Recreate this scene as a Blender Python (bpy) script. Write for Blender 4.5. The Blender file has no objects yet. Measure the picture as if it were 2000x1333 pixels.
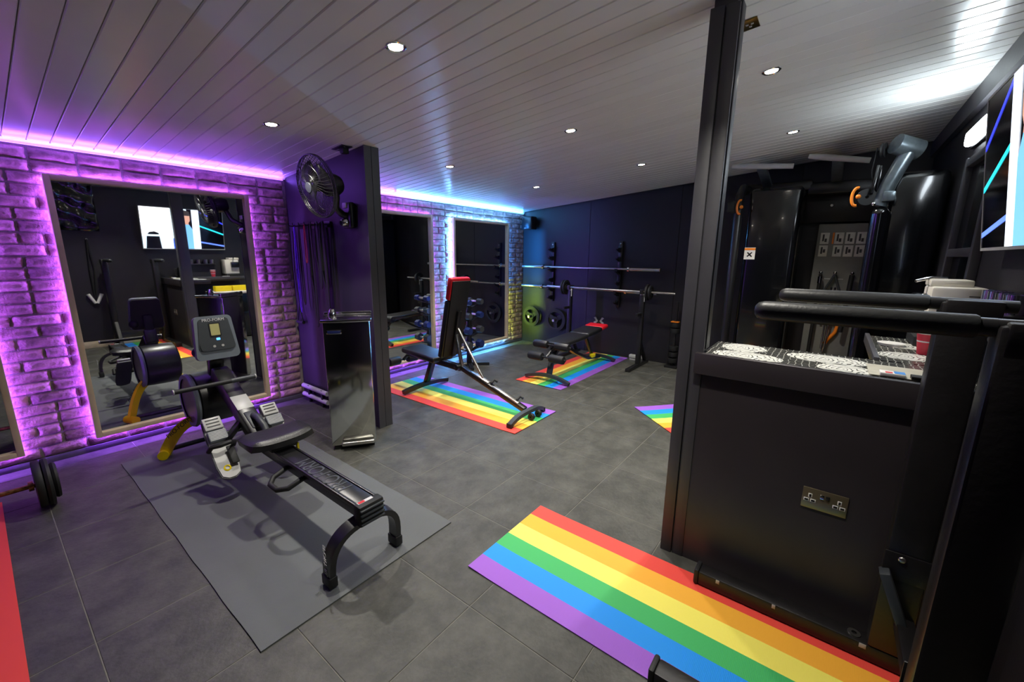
import bpy, bmesh, math, random
from mathutils import Vector, Matrix, Euler

# ------------------------------------------------------------------ camera, world, exposure
S = bpy.context.scene
COL = S.collection
F_PX = 808.32
YAW, PIT, ROLL = math.radians(37.536), math.radians(11.738), math.radians(.567)
cam_d = bpy.data.cameras.new('camera')
cam_d.sensor_fit = 'HORIZONTAL'
cam_d.sensor_width = 36.0
cam_d.lens = F_PX / 2000.0 * 36.0
cam_d.clip_start = .02
cam = bpy.data.objects.new('camera', cam_d)
COL.objects.link(cam)
_f = Vector((math.cos(YAW) * math.cos(PIT), math.sin(YAW) * math.cos(PIT), -math.sin(PIT)))
_r = _f.cross(Vector((0, 0, 1))).normalized()
_u = _r.cross(_f)
_r2 = _r * math.cos(ROLL) + _u * math.sin(ROLL)
_u2 = -_r * math.sin(ROLL) + _u * math.cos(ROLL)
_m = Matrix((_r2, _u2, -_f)).transposed().to_4x4()
_m.translation = (0, 0, 1.46)
cam.matrix_world = _m
S.camera = cam
w = bpy.data.worlds.new('world')
S.world = w
w.use_nodes = True
w.node_tree.nodes['Background'].inputs[0].default_value = (.02, .02, .025, 1)
w.node_tree.nodes['Background'].inputs[1].default_value = .2
S.view_settings.view_transform = 'Standard'
S.view_settings.look = 'None'
S.view_settings.gamma = 1
S.view_settings.use_curve_mapping = False
S.view_settings.exposure = 0.6
DOWN_W = 58.0        # each ceiling spot
BATTEN_W = 4.0       # cool wall lamp
LED_W = 4.0          # per metre of LED tape
random.seed(7)

# ------------------------------------------------------------------ helpers
def srgb(c):
    return tuple(((x / 255) / 12.92 if x / 255 <= .04045 else ((x / 255 + .055) / 1.055) ** 2.4) for x in c) + (1,)

MATS = {}
def mat(name, col, rough=.5, metal=0., vary=.12, scale=18., bump=0., bscale=None, emit=0., spec=.5, coat=0., rand=0., ecol=None):
    if name in MATS: return MATS[name]
    m = bpy.data.materials.new(name); m.use_nodes = True
    nt = m.node_tree; N = nt.nodes; L = nt.links
    b = N['Principled BSDF']
    c = srgb(col)
    b.inputs['Roughness'].default_value = rough
    b.inputs['Metallic'].default_value = metal
    b.inputs['Specular IOR Level'].default_value = spec
    b.inputs['Coat Weight'].default_value = coat
    tc = N.new('ShaderNodeTexCoord')
    no = N.new('ShaderNodeTexNoise'); no.inputs['Scale'].default_value = scale; no.inputs['Detail'].default_value = 5
    L.new(tc.outputs['Object'], no.inputs['Vector'])
    rp = N.new('ShaderNodeValToRGB')
    rp.color_ramp.elements[0].position = .3; rp.color_ramp.elements[1].position = .7
    rp.color_ramp.elements[0].color = tuple(x * (1 - vary) for x in c[:3]) + (1,)
    rp.color_ramp.elements[1].color = tuple(min(1, x * (1 + vary)) for x in c[:3]) + (1,)
    L.new(no.outputs['Fac'], rp.inputs[0])
    out = rp.outputs[0]
    if rand:
        oi = N.new('ShaderNodeObjectInfo'); hs = N.new('ShaderNodeHueSaturation')
        mr = N.new('ShaderNodeMapRange'); mr.inputs[3].default_value = 1 - rand; mr.inputs[4].default_value = 1 + rand
        L.new(oi.outputs['Random'], mr.inputs[0]); L.new(mr.outputs[0], hs.inputs['Value'])
        L.new(out, hs.inputs['Color']); out = hs.outputs[0]
    L.new(out, b.inputs['Base Color'])
    if bump:
        n2 = N.new('ShaderNodeTexNoise'); n2.inputs['Scale'].default_value = bscale or scale * 6; n2.inputs['Detail'].default_value = 6
        L.new(tc.outputs['Object'], n2.inputs['Vector'])
        bp = N.new('ShaderNodeBump'); bp.inputs['Strength'].default_value = bump; bp.inputs['Distance'].default_value = .01
        L.new(n2.outputs['Fac'], bp.inputs['Height']); L.new(bp.outputs[0], b.inputs['Normal'])
    if emit:
        b.inputs['Emission Color'].default_value = srgb(ecol or col)
        b.inputs['Emission Strength'].default_value = emit
    MATS[name] = m
    return m

class MB:
    def __init__(s): s.v = []; s.f = []; s.mi = []; s.sm = []
    def add(s, vs, fs, mi=0, smooth=False, M=None):
        o = len(s.v)
        s.v += [(M @ Vector(v)) if M else Vector(v) for v in vs]
        s.f += [tuple(i + o for i in f) for f in fs]
        s.mi += [mi] * len(fs); s.sm += [smooth] * len(fs)
        return s
    def box(s, c, d, rot=None, bev=0., mi=0, seg=2, M=None):
        bm = bmesh.new(); bmesh.ops.create_cube(bm, size=1)
        for v in bm.verts: v.co = Vector((v.co.x * d[0], v.co.y * d[1], v.co.z * d[2]))
        if bev: bmesh.ops.bevel(bm, geom=list(bm.edges), offset=min(bev, min(d) * .49), segments=seg, profile=.5, affect='EDGES')
        bm.verts.index_update()
        R = Matrix.Translation(c) @ (Euler(rot).to_matrix().to_4x4() if rot is not None else Matrix())
        if M: R = M @ R
        s.add([v.co.copy() for v in bm.verts], [[v.index for v in f.verts] for f in bm.faces], mi, bool(bev), R)
        bm.free(); return s
    def bar(s, p0, p1, wd, ht, bev=.004, mi=0, up=(0, 0, 1)):
        p0, p1 = Vector(p0), Vector(p1); d = p1 - p0; L = d.length; z = d.normalized()
        up = Vector(up)
        if abs(z.dot(up)) > .98: up = Vector((0, 1, 0))
        x = up.cross(z).normalized(); y = z.cross(x)
        R = Matrix((x, y, z)).transposed().to_4x4(); R.translation = (p0 + p1) / 2
        return s.box((0, 0, 0), (wd, ht, L), None, bev, mi, 2, R)
    def cyl(s, p0, p1, r0, r1=None, n=16, mi=0, cap=True, smooth=True):
        r1 = r0 if r1 is None else r1
        p0, p1 = Vector(p0), Vector(p1); z = (p1 - p0).normalized()
        a = Vector((1, 0, 0)) if abs(z.x) < .9 else Vector((0, 1, 0))
        x = a.cross(z).normalized(); y = z.cross(x)
        ring = lambda p, r: [p + (x * math.cos(t) + y * math.sin(t)) * r for t in [2 * math.pi * i / n for i in range(n)]]
        s.add(ring(p0, r0) + ring(p1, r1), [(i, (i + 1) % n, n + (i + 1) % n, n + i) for i in range(n)], mi, smooth)
        if cap:
            s.add(ring(p0, r0), [tuple(range(n))[::-1]], mi); s.add(ring(p1, r1), [tuple(range(n))], mi)
        return s
    def lathe(s, prof, o, axis=(0, 0, 1), n=24, mi=0):
        o = Vector(o); z = Vector(axis).normalized()
        a = Vector((1, 0, 0)) if abs(z.x) < .9 else Vector((0, 1, 0))
        x = a.cross(z).normalized(); y = z.cross(x)
        vs = []; fs = []
        for r, h in prof:
            for i in range(n):
                t = 2 * math.pi * i / n
                vs.append(o + z * h + (x * math.cos(t) + y * math.sin(t)) * max(r, 1e-4))
        for k in range(len(prof) - 1):
            for i in range(n):
                j = (i + 1) % n
                fs.append((k * n + i, k * n + j, (k + 1) * n + j, (k + 1) * n + i))
        return s.add(vs, fs, mi, True)
    def sweep(s, pts, prof, closed=False, mi=0, smooth=True, up=(0, 0, 1), scl=None):
        pts = [Vector(p) for p in pts]; n = len(prof); vs = []; fs = []; K = len(pts)
        xprev = None
        for k, p in enumerate(pts):
            if closed: t = pts[(k + 1) % K] - pts[k - 1]
            else: t = pts[min(k + 1, K - 1)] - pts[max(k - 1, 0)]
            t.normalize()
            if xprev is None:
                a = Vector(up)
                if abs(a.dot(t)) > .95: a = Vector((1, 0, 0)) if abs(t.x) < .9 else Vector((0, 1, 0))
                x = a.cross(t).normalized()
            else: x = (xprev - t * xprev.dot(t)).normalized()
            y = t.cross(x); xprev = x
            q = scl[k] if scl else 1
            vs += [p + (x * a + y * b) * q for a, b in prof]
        R = K if closed else K - 1
        for k in range(R):
            k2 = (k + 1) % K
            for i in range(n):
                j = (i + 1) % n
                fs.append((k * n + i, k * n + j, k2 * n + j, k2 * n + i))
        if not closed: fs += [tuple(range(n))[::-1], tuple((K - 1) * n + i for i in range(n))]
        return s.add(vs, fs, mi, smooth)
    def tube(s, pts, r, n=10, closed=False, mi=0, scl=None):
        return s.sweep(pts, [(r * math.cos(2 * math.pi * i / n), r * math.sin(2 * math.pi * i / n)) for i in range(n)], closed, mi, True, scl=scl)
    def prism(s, poly, vec, mi=0, smooth=False):
        vec = Vector(vec); n = len(poly); a = [Vector(p) for p in poly]
        return s.add(a + [p + vec for p in a], [tuple(range(n))[::-1], tuple(range(n, 2 * n))] + [(i, (i + 1) % n, n + (i + 1) % n, n + i) for i in range(n)], mi, smooth)
    def sphere(s, c, r, sc=(1, 1, 1), n=14, mi=0):
        prof = [(r * math.sin(math.pi * k / 8), -r * math.cos(math.pi * k / 8)) for k in range(9)]
        t = MB().lathe(prof, (0, 0, 0), n=n)
        return s.add([Vector((v.x * sc[0], v.y * sc[1], v.z * sc[2])) + Vector(c) for v in t.v], t.f, mi, True)
    def mesh(s, name, mats, off=(0, 0, 0)):
        me = bpy.data.meshes.new(name); off = Vector(off)
        me.from_pydata([v - off for v in s.v], [], s.f)
        for m in (mats if isinstance(mats, (list, tuple)) else [mats]): me.materials.append(m)
        me.polygons.foreach_set('material_index', s.mi); me.polygons.foreach_set('use_smooth', s.sm)
        bm = bmesh.new(); bm.from_mesh(me); bmesh.ops.recalc_face_normals(bm, faces=bm.faces); bm.to_mesh(me); bm.free()
        me.update(); return me
    def build(s, name, mats, parent=None, local=False, label=None, kind=None):
        off = Vector((0, 0, 0))
        if parent and not local:
            p = parent
            while p: off += p.location; p = p.parent
        o = bpy.data.objects.new(name, s.mesh(name, mats, off)); COL.objects.link(o); o.parent = parent
        if any(s.sm):
            e = o.modifiers.new('edge', 'EDGE_SPLIT'); e.split_angle = math.radians(40)
        if label: o['label'] = label
        if kind: o['kind'] = kind
        return o
    def solo(s, name, mats, label, cat, group=None, base=None):
        xs = [v.x for v in s.v]; ys = [v.y for v in s.v]; zs = [v.z for v in s.v]
        b = Vector(base) if base else Vector(((min(xs) + max(xs)) / 2, (min(ys) + max(ys)) / 2, min(zs)))
        o = bpy.data.objects.new(name, s.mesh(name, mats, b)); o.location = b; COL.objects.link(o)
        if any(s.sm):
            e = o.modifiers.new('edge', 'EDGE_SPLIT'); e.split_angle = math.radians(40)
        tag(o, label, cat, group); return o

def tag(o, label, cat, group=None):
    o['label'] = label; o['category'] = cat
    if group: o['group'] = group
    return o
def thing(name, label, cat, loc=(0, 0, 0), rz=0, group=None):
    o = bpy.data.objects.new(name, None); COL.objects.link(o); o.location = loc; o.rotation_euler = (0, 0, rz)
    o.empty_display_size = .05
    return tag(o, label, cat, group)
def kids(o): return [c for c in bpy.data.objects if c.parent == o]
def dup(o, loc=None, rz=None, label=None, parent=None):
    c = o.copy(); COL.objects.link(c)
    if parent is not None: c.parent = parent
    if loc is not None: c.location = loc
    if rz is not None: c.rotation_euler = (0, 0, rz)
    if label: c['label'] = label
    for k in kids(o): dup(k, parent=c)
    return c
def struct(name, mb, mats):
    o = mb.build(name, mats); o['kind'] = 'structure'; return o
def area(name, loc, d, sx, sy, e, col, parent=None, xdir=None):
    l = bpy.data.lights.new(name, 'AREA'); l.shape = 'RECTANGLE'; l.size = sx; l.size_y = sy; l.energy = e; l.color = col
    o = bpy.data.objects.new(name, l); COL.objects.link(o)
    z = -Vector(d).normalized(); x = Vector(xdir or (1, 0, 0)); x = (x - z * x.dot(z)).normalized(); y = z.cross(x)
    M = Matrix((x, y, z)).transposed().to_4x4(); M.translation = loc
    o.matrix_world = M
    if parent:
        o.parent = parent; o.matrix_parent_inverse = Matrix.Translation(-Vector(parent.location))
    return o
def text(name, s, size, m, parent, M, wide=1.0, label=None, depth=.0006):
    c = bpy.data.curves.new(name, 'FONT'); c.body = s; c.size = size; c.align_x = 'CENTER'; c.align_y = 'CENTER'; c.extrude = depth
    t = bpy.data.objects.new(name, c); COL.objects.link(t)
    dg = bpy.context.evaluated_depsgraph_get(); me = bpy.data.meshes.new_from_object(t.evaluated_get(dg))
    bpy.data.objects.remove(t)
    off = Vector((0, 0, 0)); p = parent
    while p: off += p.location; p = p.parent
    for v in me.vertices: v.co = M @ Vector((v.co.x * wide, v.co.y, v.co.z)) - off
    me.materials.clear(); me.materials.append(m)
    o = bpy.data.objects.new(name, me); COL.objects.link(o); o.parent = parent
    if label: o['label'] = label
    return o
def frame(o, x, y):
    x = Vector(x).normalized(); y = Vector(y); y = (y - x * y.dot(x)).normalized(); z = x.cross(y)
    M = Matrix((x, y, z)).transposed().to_4x4(); M.translation = o; return M

# ------------------------------------------------------------------ materials
m_floor = mat('rubber_tile', (60, 60, 55), .5, vary=.05, scale=3.5, bump=.2, bscale=60, rand=.03)
def scuffs(m):      # world-placed dusty scuffs so that no two tiles match
    N = m.node_tree.nodes; L = m.node_tree.links; b = N['Principled BSDF']; src = b.inputs['Base Color'].links[0].from_socket
    g = N.new('ShaderNodeNewGeometry'); n1 = N.new('ShaderNodeTexNoise'); n1.inputs['Scale'].default_value = 5.5; n1.inputs['Detail'].default_value = 9; n1.inputs['Roughness'].default_value = .72
    L.new(g.outputs['Position'], n1.inputs['Vector'])
    r1 = N.new('ShaderNodeValToRGB'); r1.color_ramp.elements[0].position = .40; r1.color_ramp.elements[1].position = .78
    r1.color_ramp.elements[0].color = (0, 0, 0, 1); r1.color_ramp.elements[1].color = (.42, .42, .42, 1)
    L.new(n1.outputs['Fac'], r1.inputs[0])
    mx = N.new('ShaderNodeMixRGB'); mx.inputs[2].default_value = srgb((128, 126, 118)); L.new(r1.outputs[0], mx.inputs[0]); L.new(src, mx.inputs[1])
    L.new(mx.outputs[0], b.inputs['Base Color'])
scuffs(m_floor)
m_grout = mat('tile_joint', (118, 116, 108), .8)
m_plank = mat('white_pvc', (242, 243, 241), .24, vary=.02, scale=3, rand=.03)
m_ceilbase = mat('ceiling_void', (150, 150, 150), .6)
m_black = mat('charcoal_paint', (34, 32, 36), .5, vary=.1, scale=6, bump=.08, bscale=90)
m_panelw = mat('charcoal_panel', (29, 27, 31), .48, vary=.08, scale=4, bump=.05, bscale=80)
m_post = mat('post_paint', (62, 61, 66), .45, vary=.08, scale=6, bump=.05)
m_half = mat('half_wall_paint', (47, 42, 45), .42, vary=.1, scale=5, bump=.06)
m_brick = mat('whitewashed_brick', (156, 124, 120), .8, vary=.5, scale=16, bump=1.0, bscale=34, rand=.3)
m_mortar = mat('mortar', (140, 128, 124), .9, vary=.25, scale=22, bump=.6)
m_pine = mat('pine', (232, 210, 176), .5, vary=.14, scale=5, bump=.1)
m_mirror = mat('mirror', (236, 240, 240), .015, 1., vary=0)
m_blackmetal = mat('black_metal', (24, 24, 26), .33, .0, vary=.15, scale=10, spec=.6)
m_wornblack = mat('worn_black_metal', (22, 20, 21), .42, .0, vary=.3, scale=10, spec=.5, bump=.1)
m_rubber = mat('black_rubber', (22, 22, 23), .6, vary=.15)
m_pad = mat('black_vinyl', (30, 30, 32), .38, vary=.1, bump=.15, bscale=120)
m_red = mat('red_vinyl', (214, 28, 44), .4, vary=.08)
m_chrome = mat('chrome', (210, 210, 212), .14, 1., vary=.05)
m_steel = mat('brushed_steel', (206, 206, 200), .12, 1., vary=.08, scale=4)
m_steelb = mat('steel_bar', (196, 194, 188), .3, 1., vary=.1)
m_white = mat('white_plastic', (232, 230, 224), .4, vary=.03)
m_cream = mat('cream_plastic', (222, 217, 203), .42, vary=.04)
m_greyp = mat('grey_plastic', (104, 112, 120), .42, vary=.06)
m_dgrey = mat('dark_grey_plastic', (54, 58, 62), .45, vary=.08)
m_silver = mat('silver_plastic', (176, 176, 174), .4, vary=.06)
m_yellow = mat('yellow_paint', (252, 222, 20), .35, vary=.04)
m_orange = mat('orange_plastic', (240, 132, 30), .4, vary=.06)
m_brass = mat('brass', (138, 116, 66), .28, 1., vary=.1)
m_led_lcd = mat('lcd', (176, 172, 112), .35, vary=.05)
m_navy = mat('navy_print', (30, 40, 96), .4, vary=.05)
m_blueg = mat('blue_glow', (90, 170, 255), .3, emit=1.2)
m_lens = mat('lamp_lens', (255, 246, 232), .3, emit=28)
m_batten = mat('batten_diffuser', (236, 246, 255), .3, emit=14)
m_txtdark = mat('dark_print', (18, 18, 18), .5)
m_txtgrey = mat('grey_print', (66, 70, 74), .4)
m_txtwhite = mat('white_print', (210, 210, 210), .5)
m_gloss = mat('gloss_black', (12, 13, 16), .16, vary=.1, spec=.6, coat=.3)
m_ftgrey = mat('trainer_grey', (122, 122, 118), .5, vary=.05)
m_armgrey = mat('arm_metallic', (120, 132, 138), .3, .6, vary=.15, scale=30)
m_base_beige = mat('skirting_beige', (196, 180, 150), .6, vary=.1)
m_plinth = mat('plinth_paint', (90, 84, 96), .5, vary=.1)

# rainbow mat: flat print in six stripes across the width (object X), fine ribs
def rainbow():
    m = bpy.data.materials.new('rainbow_print'); m.use_nodes = True; N = m.node_tree.nodes; L = m.node_tree.links
    b = N['Principled BSDF']; b.inputs['Roughness'].default_value = .6
    tc = N.new('ShaderNodeTexCoord'); sx = N.new('ShaderNodeSeparateXYZ'); L.new(tc.outputs['Object'], sx.inputs[0])
    mr = N.new('ShaderNodeMapRange'); mr.inputs[1].default_value = -.31; mr.inputs[2].default_value = .31
    L.new(sx.outputs['X'], mr.inputs[0])
    rp = N.new('ShaderNodeValToRGB'); rp.color_ramp.interpolation = 'CONSTANT'
    cols = [(158, 94, 208), (20, 150, 246), (66, 184, 100), (255, 242, 104), (255, 182, 54), (240, 74, 62)]
    e = rp.color_ramp.elements
    e[0].color = srgb(cols[0]); e[0].position = 0
    e[1].color = srgb(cols[1]); e[1].position = .165
    for k in range(2, 6):
        x = e.new(k / 6.); x.color = srgb(cols[k])
    L.new(mr.outputs[0], rp.inputs[0]); L.new(rp.outputs[0], b.inputs['Base Color'])
    wv = N.new('ShaderNodeTexWave'); wv.bands_direction = 'Y'; wv.inputs['Scale'].default_value = 60
    L.new(tc.outputs['Object'], wv.inputs['Vector'])
    bp = N.new('ShaderNodeBump'); bp.inputs['Strength'].default_value = .15; bp.inputs['Distance'].default_value = .002
    L.new(wv.outputs['Fac'], bp.inputs['Height']); L.new(bp.outputs[0], b.inputs['Normal'])
    return m
m_rain = rainbow()
def ribmat():
    m = mat('grey_ribbed_mat', (92, 95, 96), .65, vary=.06, scale=4); N = m.node_tree.nodes; L = m.node_tree.links
    tc = N.new('ShaderNodeTexCoord'); ck = N.new('ShaderNodeTexChecker'); ck.inputs['Scale'].default_value = 180
    L.new(tc.outputs['Object'], ck.inputs[0])
    bp = N.new('ShaderNodeBump'); bp.inputs['Strength'].default_value = .5; bp.inputs['Distance'].default_value = .003
    L.new(ck.outputs['Fac'], bp.inputs['Height']); L.new(bp.outputs[0], N['Principled BSDF'].inputs['Normal'])
    return m
m_ribbed = ribmat()

# ------------------------------------------------------------------ room shell
YB, XB, YR, XL = 4.2, 5.74, -.6, -1.9
SL = .083
zc = lambda y: 2.145 + SL * (4.184 - y)

floor = struct('floor', MB().box(((XB + XL) / 2, (YB + YR) / 2, -.0268), (XB - XL, YB - YR, .05)), m_grout)
tile_me = {}
def clip(a, b, lo, hi): return max(a, lo), min(b, hi)
for i in range(-4, 12):
    for j in range(-2, 10):
        x0, x1 = clip(.077 + .5 * i, .577 + .5 * i, XL, XB); y0, y1 = clip(.04 + .5 * j, .54 + .5 * j, YR, YB)
        if x1 - x0 < .02 or y1 - y0 < .02: continue
        key = (round(x1 - x0, 3), round(y1 - y0, 3))
        if key not in tile_me:
            tb = MB().box((0, 0, 0), (key[0] - .0036, key[1] - .0036, .01), None, .0015, seg=1); tb.sm = [False] * len(tb.f)
            tile_me[key] = tb.mesh('tile', m_floor)
        o = bpy.data.objects.new('tile', tile_me[key]); COL.objects.link(o); o.parent = floor
        o.location = ((x0 + x1) / 2, (y0 + y1) / 2, -.005 + random.uniform(-.0002, .0002)); o.rotation_euler = (0, 0, 0)

def wall_y(name, y0, y1, x0, x1, m):   # slab normal to Y, top follows the ceiling
    t = zc((y0 + y1) / 2) + .03
    return struct(name, MB().box(((x0 + x1) / 2, (y0 + y1) / 2, t / 2 - .03), (x1 - x0, abs(y1 - y0), t + .06)), m)
def wall_x(name, x0, x1, y0, y1, m, z0=-.03, up=.03):
    return struct(name, MB().prism([(x0, y0, z0), (x0, y1, z0), (x0, y1, zc(y1) + up), (x0, y0, zc(y0) + up)], (x1 - x0, 0, 0)), m)
wl = wall_y('wall_left', YB, YB + .1, XL, XB + .1, m_mortar)
wall_y('wall_right', YR - .1, YR, XL, XB + .1, m_black)
wall_x('wall_rear', XL - .1, XL, YR, YB, m_black)
wb = wall_x('wall_back', XB + .012, XB + .1, YR, YB, m_black)
for y0, y1 in ((YR, .42), (.42, 1.68), (1.68, 2.97), (2.97, YB)):   # boards of the back wall
    MB().prism([(XB, y0 + .003, 0), (XB, y1 - .003, 0), (XB, y1 - .003, zc(y1)), (XB, y0 + .003, zc(y0))], (.012, 0, 0)).build('wall_panel', m_panelw, wb)
ceil = struct('ceiling', MB().prism([(XL, YR, zc(YR) + .014), (XL, YB, zc(YB) + .014), (XB + .05, YB, zc(YB) + .014), (XB + .05, YR, zc(YR) + .014)], (0, 0, .05)), m_ceilbase)
ly = math.hypot(YB - YR, SL * (YB - YR))
pl = MB()
prof = [(-.0497, .012), (-.0497, .0045), (-.0462, 0), (.0462, 0), (.0497, .0045), (.0497, .012)]
pl.prism([(a, -ly / 2, b) for a, b in prof], (0, ly, 0))
pme = pl.mesh('plank', m_plank)
k = 0; x = XL + .05
while x < XB - .02:
    o = bpy.data.objects.new('plank', pme); COL.objects.link(o); o.parent = ceil
    o.location = (x, (YB + YR) / 2, (zc(YB) + zc(YR)) / 2); o.rotation_euler = (-math.atan(SL), 0, 0)
    x += .1025

# bricks of the left wall: full slips around the mirrors, whitewashed
MIR = [(-1.17, .042), (.383, 1.582), (2.485, 3.682), (4.045, 5.25)]
MZ0, MZ1 = .118, 1.945
def brick_mesh(wd):
    us = [-.5, -.47, -.3, -.1, .1, .3, .47, .5]; qs = [-.5, -.42, -.12, .15, .42, .5]; vs = []; h = .067
    for u in us:
        for q in qs:
            ed = abs(u) > .49 or abs(q) > .49; rim = abs(u) > .45 or abs(q) > .4
            dep = 0 if ed else (.010 + random.uniform(-.004, .003) if rim else .0145 + random.uniform(-.002, .0025))
            vs.append((u * wd + random.uniform(-.003, .003), -dep, q * h + random.uniform(-.002, .002)))
    n = len(qs); fs = [(i * n + j, (i + 1) * n + j, (i + 1) * n + j + 1, i * n + j + 1) for i in range(len(us) - 1) for j in range(n - 1)]
    return MB().add(vs, fs, 0, True).mesh('brick', m_brick)
bvar = {w_: [brick_mesh(w_) for _ in range(n)] for w_, n in ((.213, 9), (.101, 4))}
places = []
def hidden(x0, x1, z0, z1):
    for a, b in MIR:
        if x0 > a + .1 and x1 < b - .1 and z0 > MZ0 + .1 and z1 < MZ1 - .1: return True
    return x0 > 1.93 and x1 < 2.06
r = 0; z = .050
while z + .066 < 2.125:
    x = -.55 + (.112 if r % 2 else 0)
    while x < 5.73:
        wd = .101 if random.random() < .13 else .213
        for a, b in ((1.937, 2.057), (5.738, 9)):
            if x < a < x + wd: wd_fit = a - x; break
        else: wd_fit = wd
        if wd_fit > .04 and not hidden(x, x + wd_fit, z, z + .066):
            places.append((x + wd_fit / 2, z + .033, wd_fit, wd))
        x += wd_fit + .012 if wd_fit < wd else wd + .012
        if 1.93 < x < 2.057: x = 2.06
    z += .0765; r += 1
places.sort(key=lambda p: p[0] ** 2 + 17.6 + (p[1] - 1.46) ** 2)
rest = MB()
for n, (x, z, wf, wd) in enumerate(places):
    me = random.choice(bvar[wd]); M = Matrix.Translation((x, YB, z)) @ Matrix.Diagonal((wf / wd, random.uniform(.8, 1.15), 1, 1))
    if n < 296:
        o = bpy.data.objects.new('brick', me); COL.objects.link(o); o.parent = wl
        o.location = (x, YB, z); o.scale = (wf / wd, random.uniform(.8, 1.15), 1); o.rotation_euler = (0, random.uniform(-.008, .008), 0)
    else:
        rest.add([v.co.copy() for v in me.vertices], [tuple(p.vertices) for p in me.polygons], 0, True, M)
rest.build('brick_courses', m_brick, wl, kind='stuff')
bs = struct('baseboard_left', MB().box(((XL + 1.94) / 2, YB - .007, .022), (1.94 - XL, .014, .044), None, .004), m_plinth)
bs2 = struct('baseboard_back', MB().box(((2.057 + XB) / 2, YB - .007, .022), (XB - 2.057, .014, .044), None, .004), m_plinth)
struct('baseboard_right', MB().box((.2, YR + .01, .05), (2.9, .02, .1), None, .004), m_base_beige)
# white edge trim where the ceiling meets the brick
struct('trim_1', MB().prism([(XL, YB, 2.128), (XL, YB - .012, 2.128), (XL, YB - .03, zc(YB - .03)), (XL, YB, zc(YB))], (1.94 - XL, 0, 0)), m_plank)
struct('trim_2', MB().prism([(2.057, YB, 2.128), (2.057, YB - .012, 2.128), (2.057, YB - .03, zc(YB - .03)), (2.057, YB, zc(YB))], (XB - 2.057, 0, 0)), m_plank)
struct('trim_3', MB().prism([(XL, YR, 2.40), (XL, YR + .035, 2.40), (XL, YR + .035, zc(YR + .035)), (XL, YR, zc(YR))], (XB - XL, 0, 0)), m_post)
# stub partition and the free-standing post that remain of the dividing wall
wp = wall_x('wall_partition', 1.94, 2.057, 2.9, YB, m_black, 0, 0)
MB().prism([(1.934, 2.893, 0), (1.934, 2.9, 0), (1.934, 2.9, zc(2.9)), (1.934, 2.893, zc(2.893))], (.06, 0, 0)).prism([(1.998, 2.893, 0), (1.998, 2.9, 0), (1.998, 2.9, zc(2.9)), (1.998, 2.893, zc(2.893))], (.065, 0, 0)).build('end_board', m_post, wp)
ps = struct('wall_post', MB().prism([(1.96, .43, 0), (1.96, .515, 0), (1.96, .515, zc(.515)), (1.96, .43, zc(.43))], (.1, 0, 0)), m_post)
for a, b, t in ((.472, .524, .02), (.418, .468, .014)):
    MB().box((1.96 - t / 2, (a + b) / 2, 1.2), (t, b - a, 2.43), None, .003).build('architrave', m_post, ps)
MB().box((2.02, .424, 1.745), (.06, .012, 1.39), None, .003).build('architrave', m_post, ps)
MB().box((2.02, .521, 1.2), (.12, .012, 2.42), None, .003).build('architrave', m_post, ps)
hw = struct('wall_half', MB().box((2.0, -.09, .48), (.1, 1.02, .96)), m_half)

# ------------------------------------------------------------------ ceiling spots and lamps
def downlight(x, y):
    z = zc(y)
    t = thing('downlight', 'round recessed ceiling spotlight with chrome rim in white boards', 'spotlight', (x, y, z), 0, 'recessed ceiling spotlights')
    n = (0, -SL, -1)
    MB().lathe([(.03, -.012), (.032, .002), (.040, .006), (.046, .002), (.046, -.002)], (x, y, z), n, 28).build('rim', m_chrome, t)
    MB().lathe([(.0001, .001), (.031, .001)], (x, y, z), n, 24).build('lens', m_lens, t)
    l = bpy.data.lights.new('bulb', 'SPOT'); l.energy = DOWN_W; l.spot_size = math.radians(112); l.spot_blend = .7; l.shadow_soft_size = .03; l.color = (1, .955, .86)
    o = bpy.data.objects.new('bulb', l); COL.objects.link(o); o.parent = t; o.location = (0, 0, -.012)
for x in (1.305, 2.845, 4.25):
    for y in (.42, 1.665, 2.925): downlight(x, y)

bt = thing('bulkhead_lamp', 'glowing white bulkhead lamp on the dark wall beside the screen', 'lamp', (3.83, YR, 2.15))
MB().box((3.83, YR + .01, 2.215), (.5, .02, .12), None, .01).build('housing', m_blackmetal, bt)
MB().box((3.83, YR + .034, 2.215), (.46, .04, .095), None, .02, seg=3).build('diffuser', m_batten, bt)
area('lamp_glow', (3.83, YR + .06, 2.225), (-.35, 1, .55), .44, .07, BATTEN_W, (.82, .95, 1), bt)

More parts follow.
